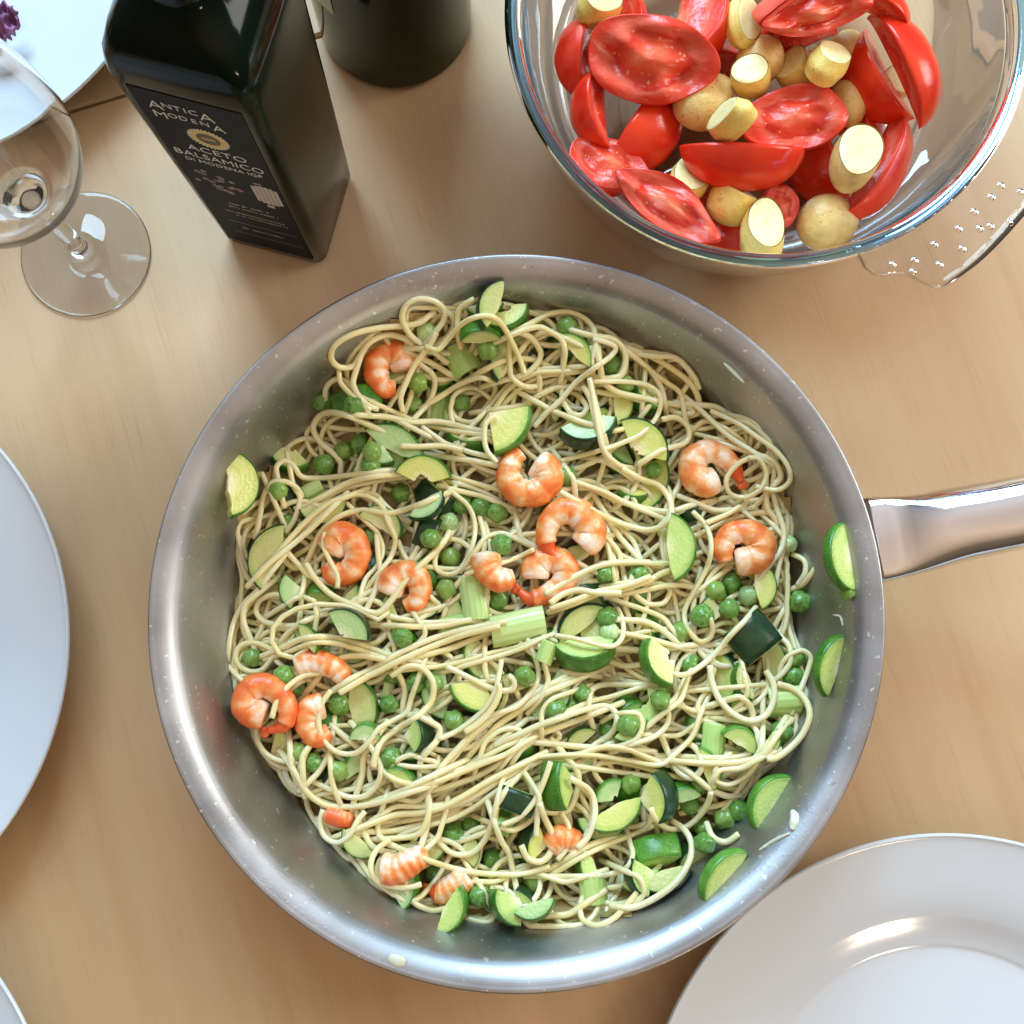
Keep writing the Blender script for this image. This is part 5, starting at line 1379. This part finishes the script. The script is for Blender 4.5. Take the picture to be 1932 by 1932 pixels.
# ---------------------------------------------------------------- bowl contents: picture u, v, height mm
for u, v, z, L, D, w, rz, tilt, lab, *ln in [
 (1330, 360, 22, 190, 95, 32, 60, 30, 'tomato wedge at the bottom of the bowl under the front wedges'),
 (1540, 300, 24, 190, 95, 34, 200, 40, 'dark red tomato wedge deep in the bowl left of the round potato'),
 (1395, 455, 22, 150, 80, 34, -100, 50, 'tomato wedge lowest in the bowl, behind the front potato'),
 (1625, 250, 28, 180, 90, 30, 10, 40, 'tomato wedge between the two right hand wedges of the bowl'),
 (1330, 130, 28, 190, 100, 34, 100, 30, 'tomato wedge buried below the big ragged slice in the bowl'),
 (1480, 60, 40, 190, 95, 32, 120, 30, 'tomato wedge behind the pale topped one at the top of the photo'),
 (1190, 18, 48, 120, 60, 28, 20, 20, 'small tomato piece at the top left of the bowl'),
 (1545, 135, 36, 170, 80, 34, 250, 30, 'tomato wedge in the shade under the tilted potato slice'),
 (1222, 250, 38, 190, 95, 32, -35, 62, 'smooth dark red tomato wedge between ragged slice and front wedge'),
 (1092, 95, 46, 165, 80, 28, 168, 40, 'tomato wedge standing at the left wall of the bowl near the top', ),
 (1112, 200, 46, 150, 72, 34, 182, 22, 'pink tomato wedge with glossy end against the left bowl wall'),
 (1645, 150, 46, 190, 90, 32, 205, 20, 'dark tomato wedge face left of the large skin up wedge'),
 (1325, 50, 50, 205, 108, 32, -14, 2, 'tomato wedge with seeds at the top, right of the ragged slice', -8),
 (1672, 318, 42, 230, 78, 36, -28, 28, 'glossy tomato wedge at the lower right, wrapping round the potato'),
 (1405, 305, 54, 232, 82, 38, -92, 34, 'tomato wedge lying crosswise under the upright potato slice'),
 (1718, 112, 60, 235, 78, 38, 22, 58, 'large bright red tomato wedge lying skin up at the right'),
 (1660, 2, 64, 150, 60, 34, 60, 50, 'tomato piece cut off by the top edge at the right')]:
    s = pxmm(z, u, v)*.97; lune(P(u, v, z), L/s, D/s, w, rz, tilt, lab, ln[0] if ln else 0)
for u, v, z, rx, ry, h, rz, tilt, lean, lab, *pt in [
 (1148, 308, 44, 80, 58, 13, -28, 0, -12, 'tomato slice with seed hollow at the lower left of the bowl', .2),
 (1228, 112, 60, 122, 82, 26, -14, 0, 30, 'large ragged tomato slice, biggest in the left of the bowl'),
 (1260, 386, 54, 118, 48, 16, -34, 0, 12, 'pointed tomato wedge lying along the lower left bowl wall', .45),
 (1500, 222, 56, 104, 58, 16, 8, -6, 10, 'oval tomato slice with visible seeds right of the bowl centre'),
 (1540, 22, 72, 112, 44, 26, 12, 4, 44, 'tomato wedge with pale wet cut face at the top of the bowl', .35),
 (1475, 388, 42, 34, 42, 12, 20, 10, 20, 'small pale tomato chunk above the front potato')]:
    s = pxmm(z, u, v); tomato_cap(P(u, v, z), rx/s, ry/s, h, rz, tilt, lab, lean, pt[0] if pt else 0.0)
for u, v, z, rx, ry, h, rz, tilt, lab, sk, cu in [
 (1330, 192, 46, 66, 50, 20, 40, 10, 'large brown skinned potato in the middle left of the bowl', 1, 0),
 (1435, 112, 50, 46, 44, 17, 0, 0, 'round shiny potato near the top middle of the bowl', 1, 0),
 (1418, 150, 54, 36, 34, 14, 150, 20, 'small potato half touching the round shiny potato', 0, 1),
 (1402, 42, 56, 34, 48, 8, 0, 35, 'flat yellow potato slice beside the seeded wedge at the top', 0, 2),
 (1130, 12, 56, 40, 34, 12, 20, 20, 'yellow potato chunk at the top left of the bowl', 0, 2),
 (1297, 345, 40, 48, 36, 12, 60, 25, 'wet pale potato piece behind the pointed tomato wedge', 0, 1),
 (1376, 388, 40, 46, 44, 15, 60, 60, 'yellow potato block left of the brown patched potato', 0, 1),
 (1560, 420, 34, 60, 54, 22, 20, 20, 'round potato with brown wrinkled skin patch at the front right', 1, 0),
 (1507, 138, 48, 34, 40, 14, 150, 50, 'small yellow potato chunk left of the tilted potato slice', 0, 1),
 (1600, 98, 44, 40, 40, 14, 0, 20, 'brown potato behind the tilted slice', 1, 0),
 (1600, 195, 42, 36, 44, 14, 0, 20, 'brownish potato beneath the tilted slice', 1, 0),
 (1685, 162, 40, 40, 30, 12, 20, 20, 'beige potato piece peeking out under the large skin up wedge', 1, 1),
 (1562, 120, 60, 60, 36, 11, 55, 42, 'tilted potato slice with white face at the upper right', 0, 2),
 (1380, 226, 66, 60, 34, 10, 155, 72, 'upright potato slice seen on its yellow edge at the bowl centre', 0, 2),
 (1610, 306, 54, 62, 44, 17, 70, 16, 'thick potato round with white face and brown side at the right', 1, 1),
 (1438, 442, 48, 58, 38, 17, 90, 14, 'front potato stub with bright white face nearest the bowl rim', 0, 2)]:
    s = pxmm(z, u, v); potato(P(u, v, z), rx/s, ry/s, h, rz, tilt, lab, sk, cu)
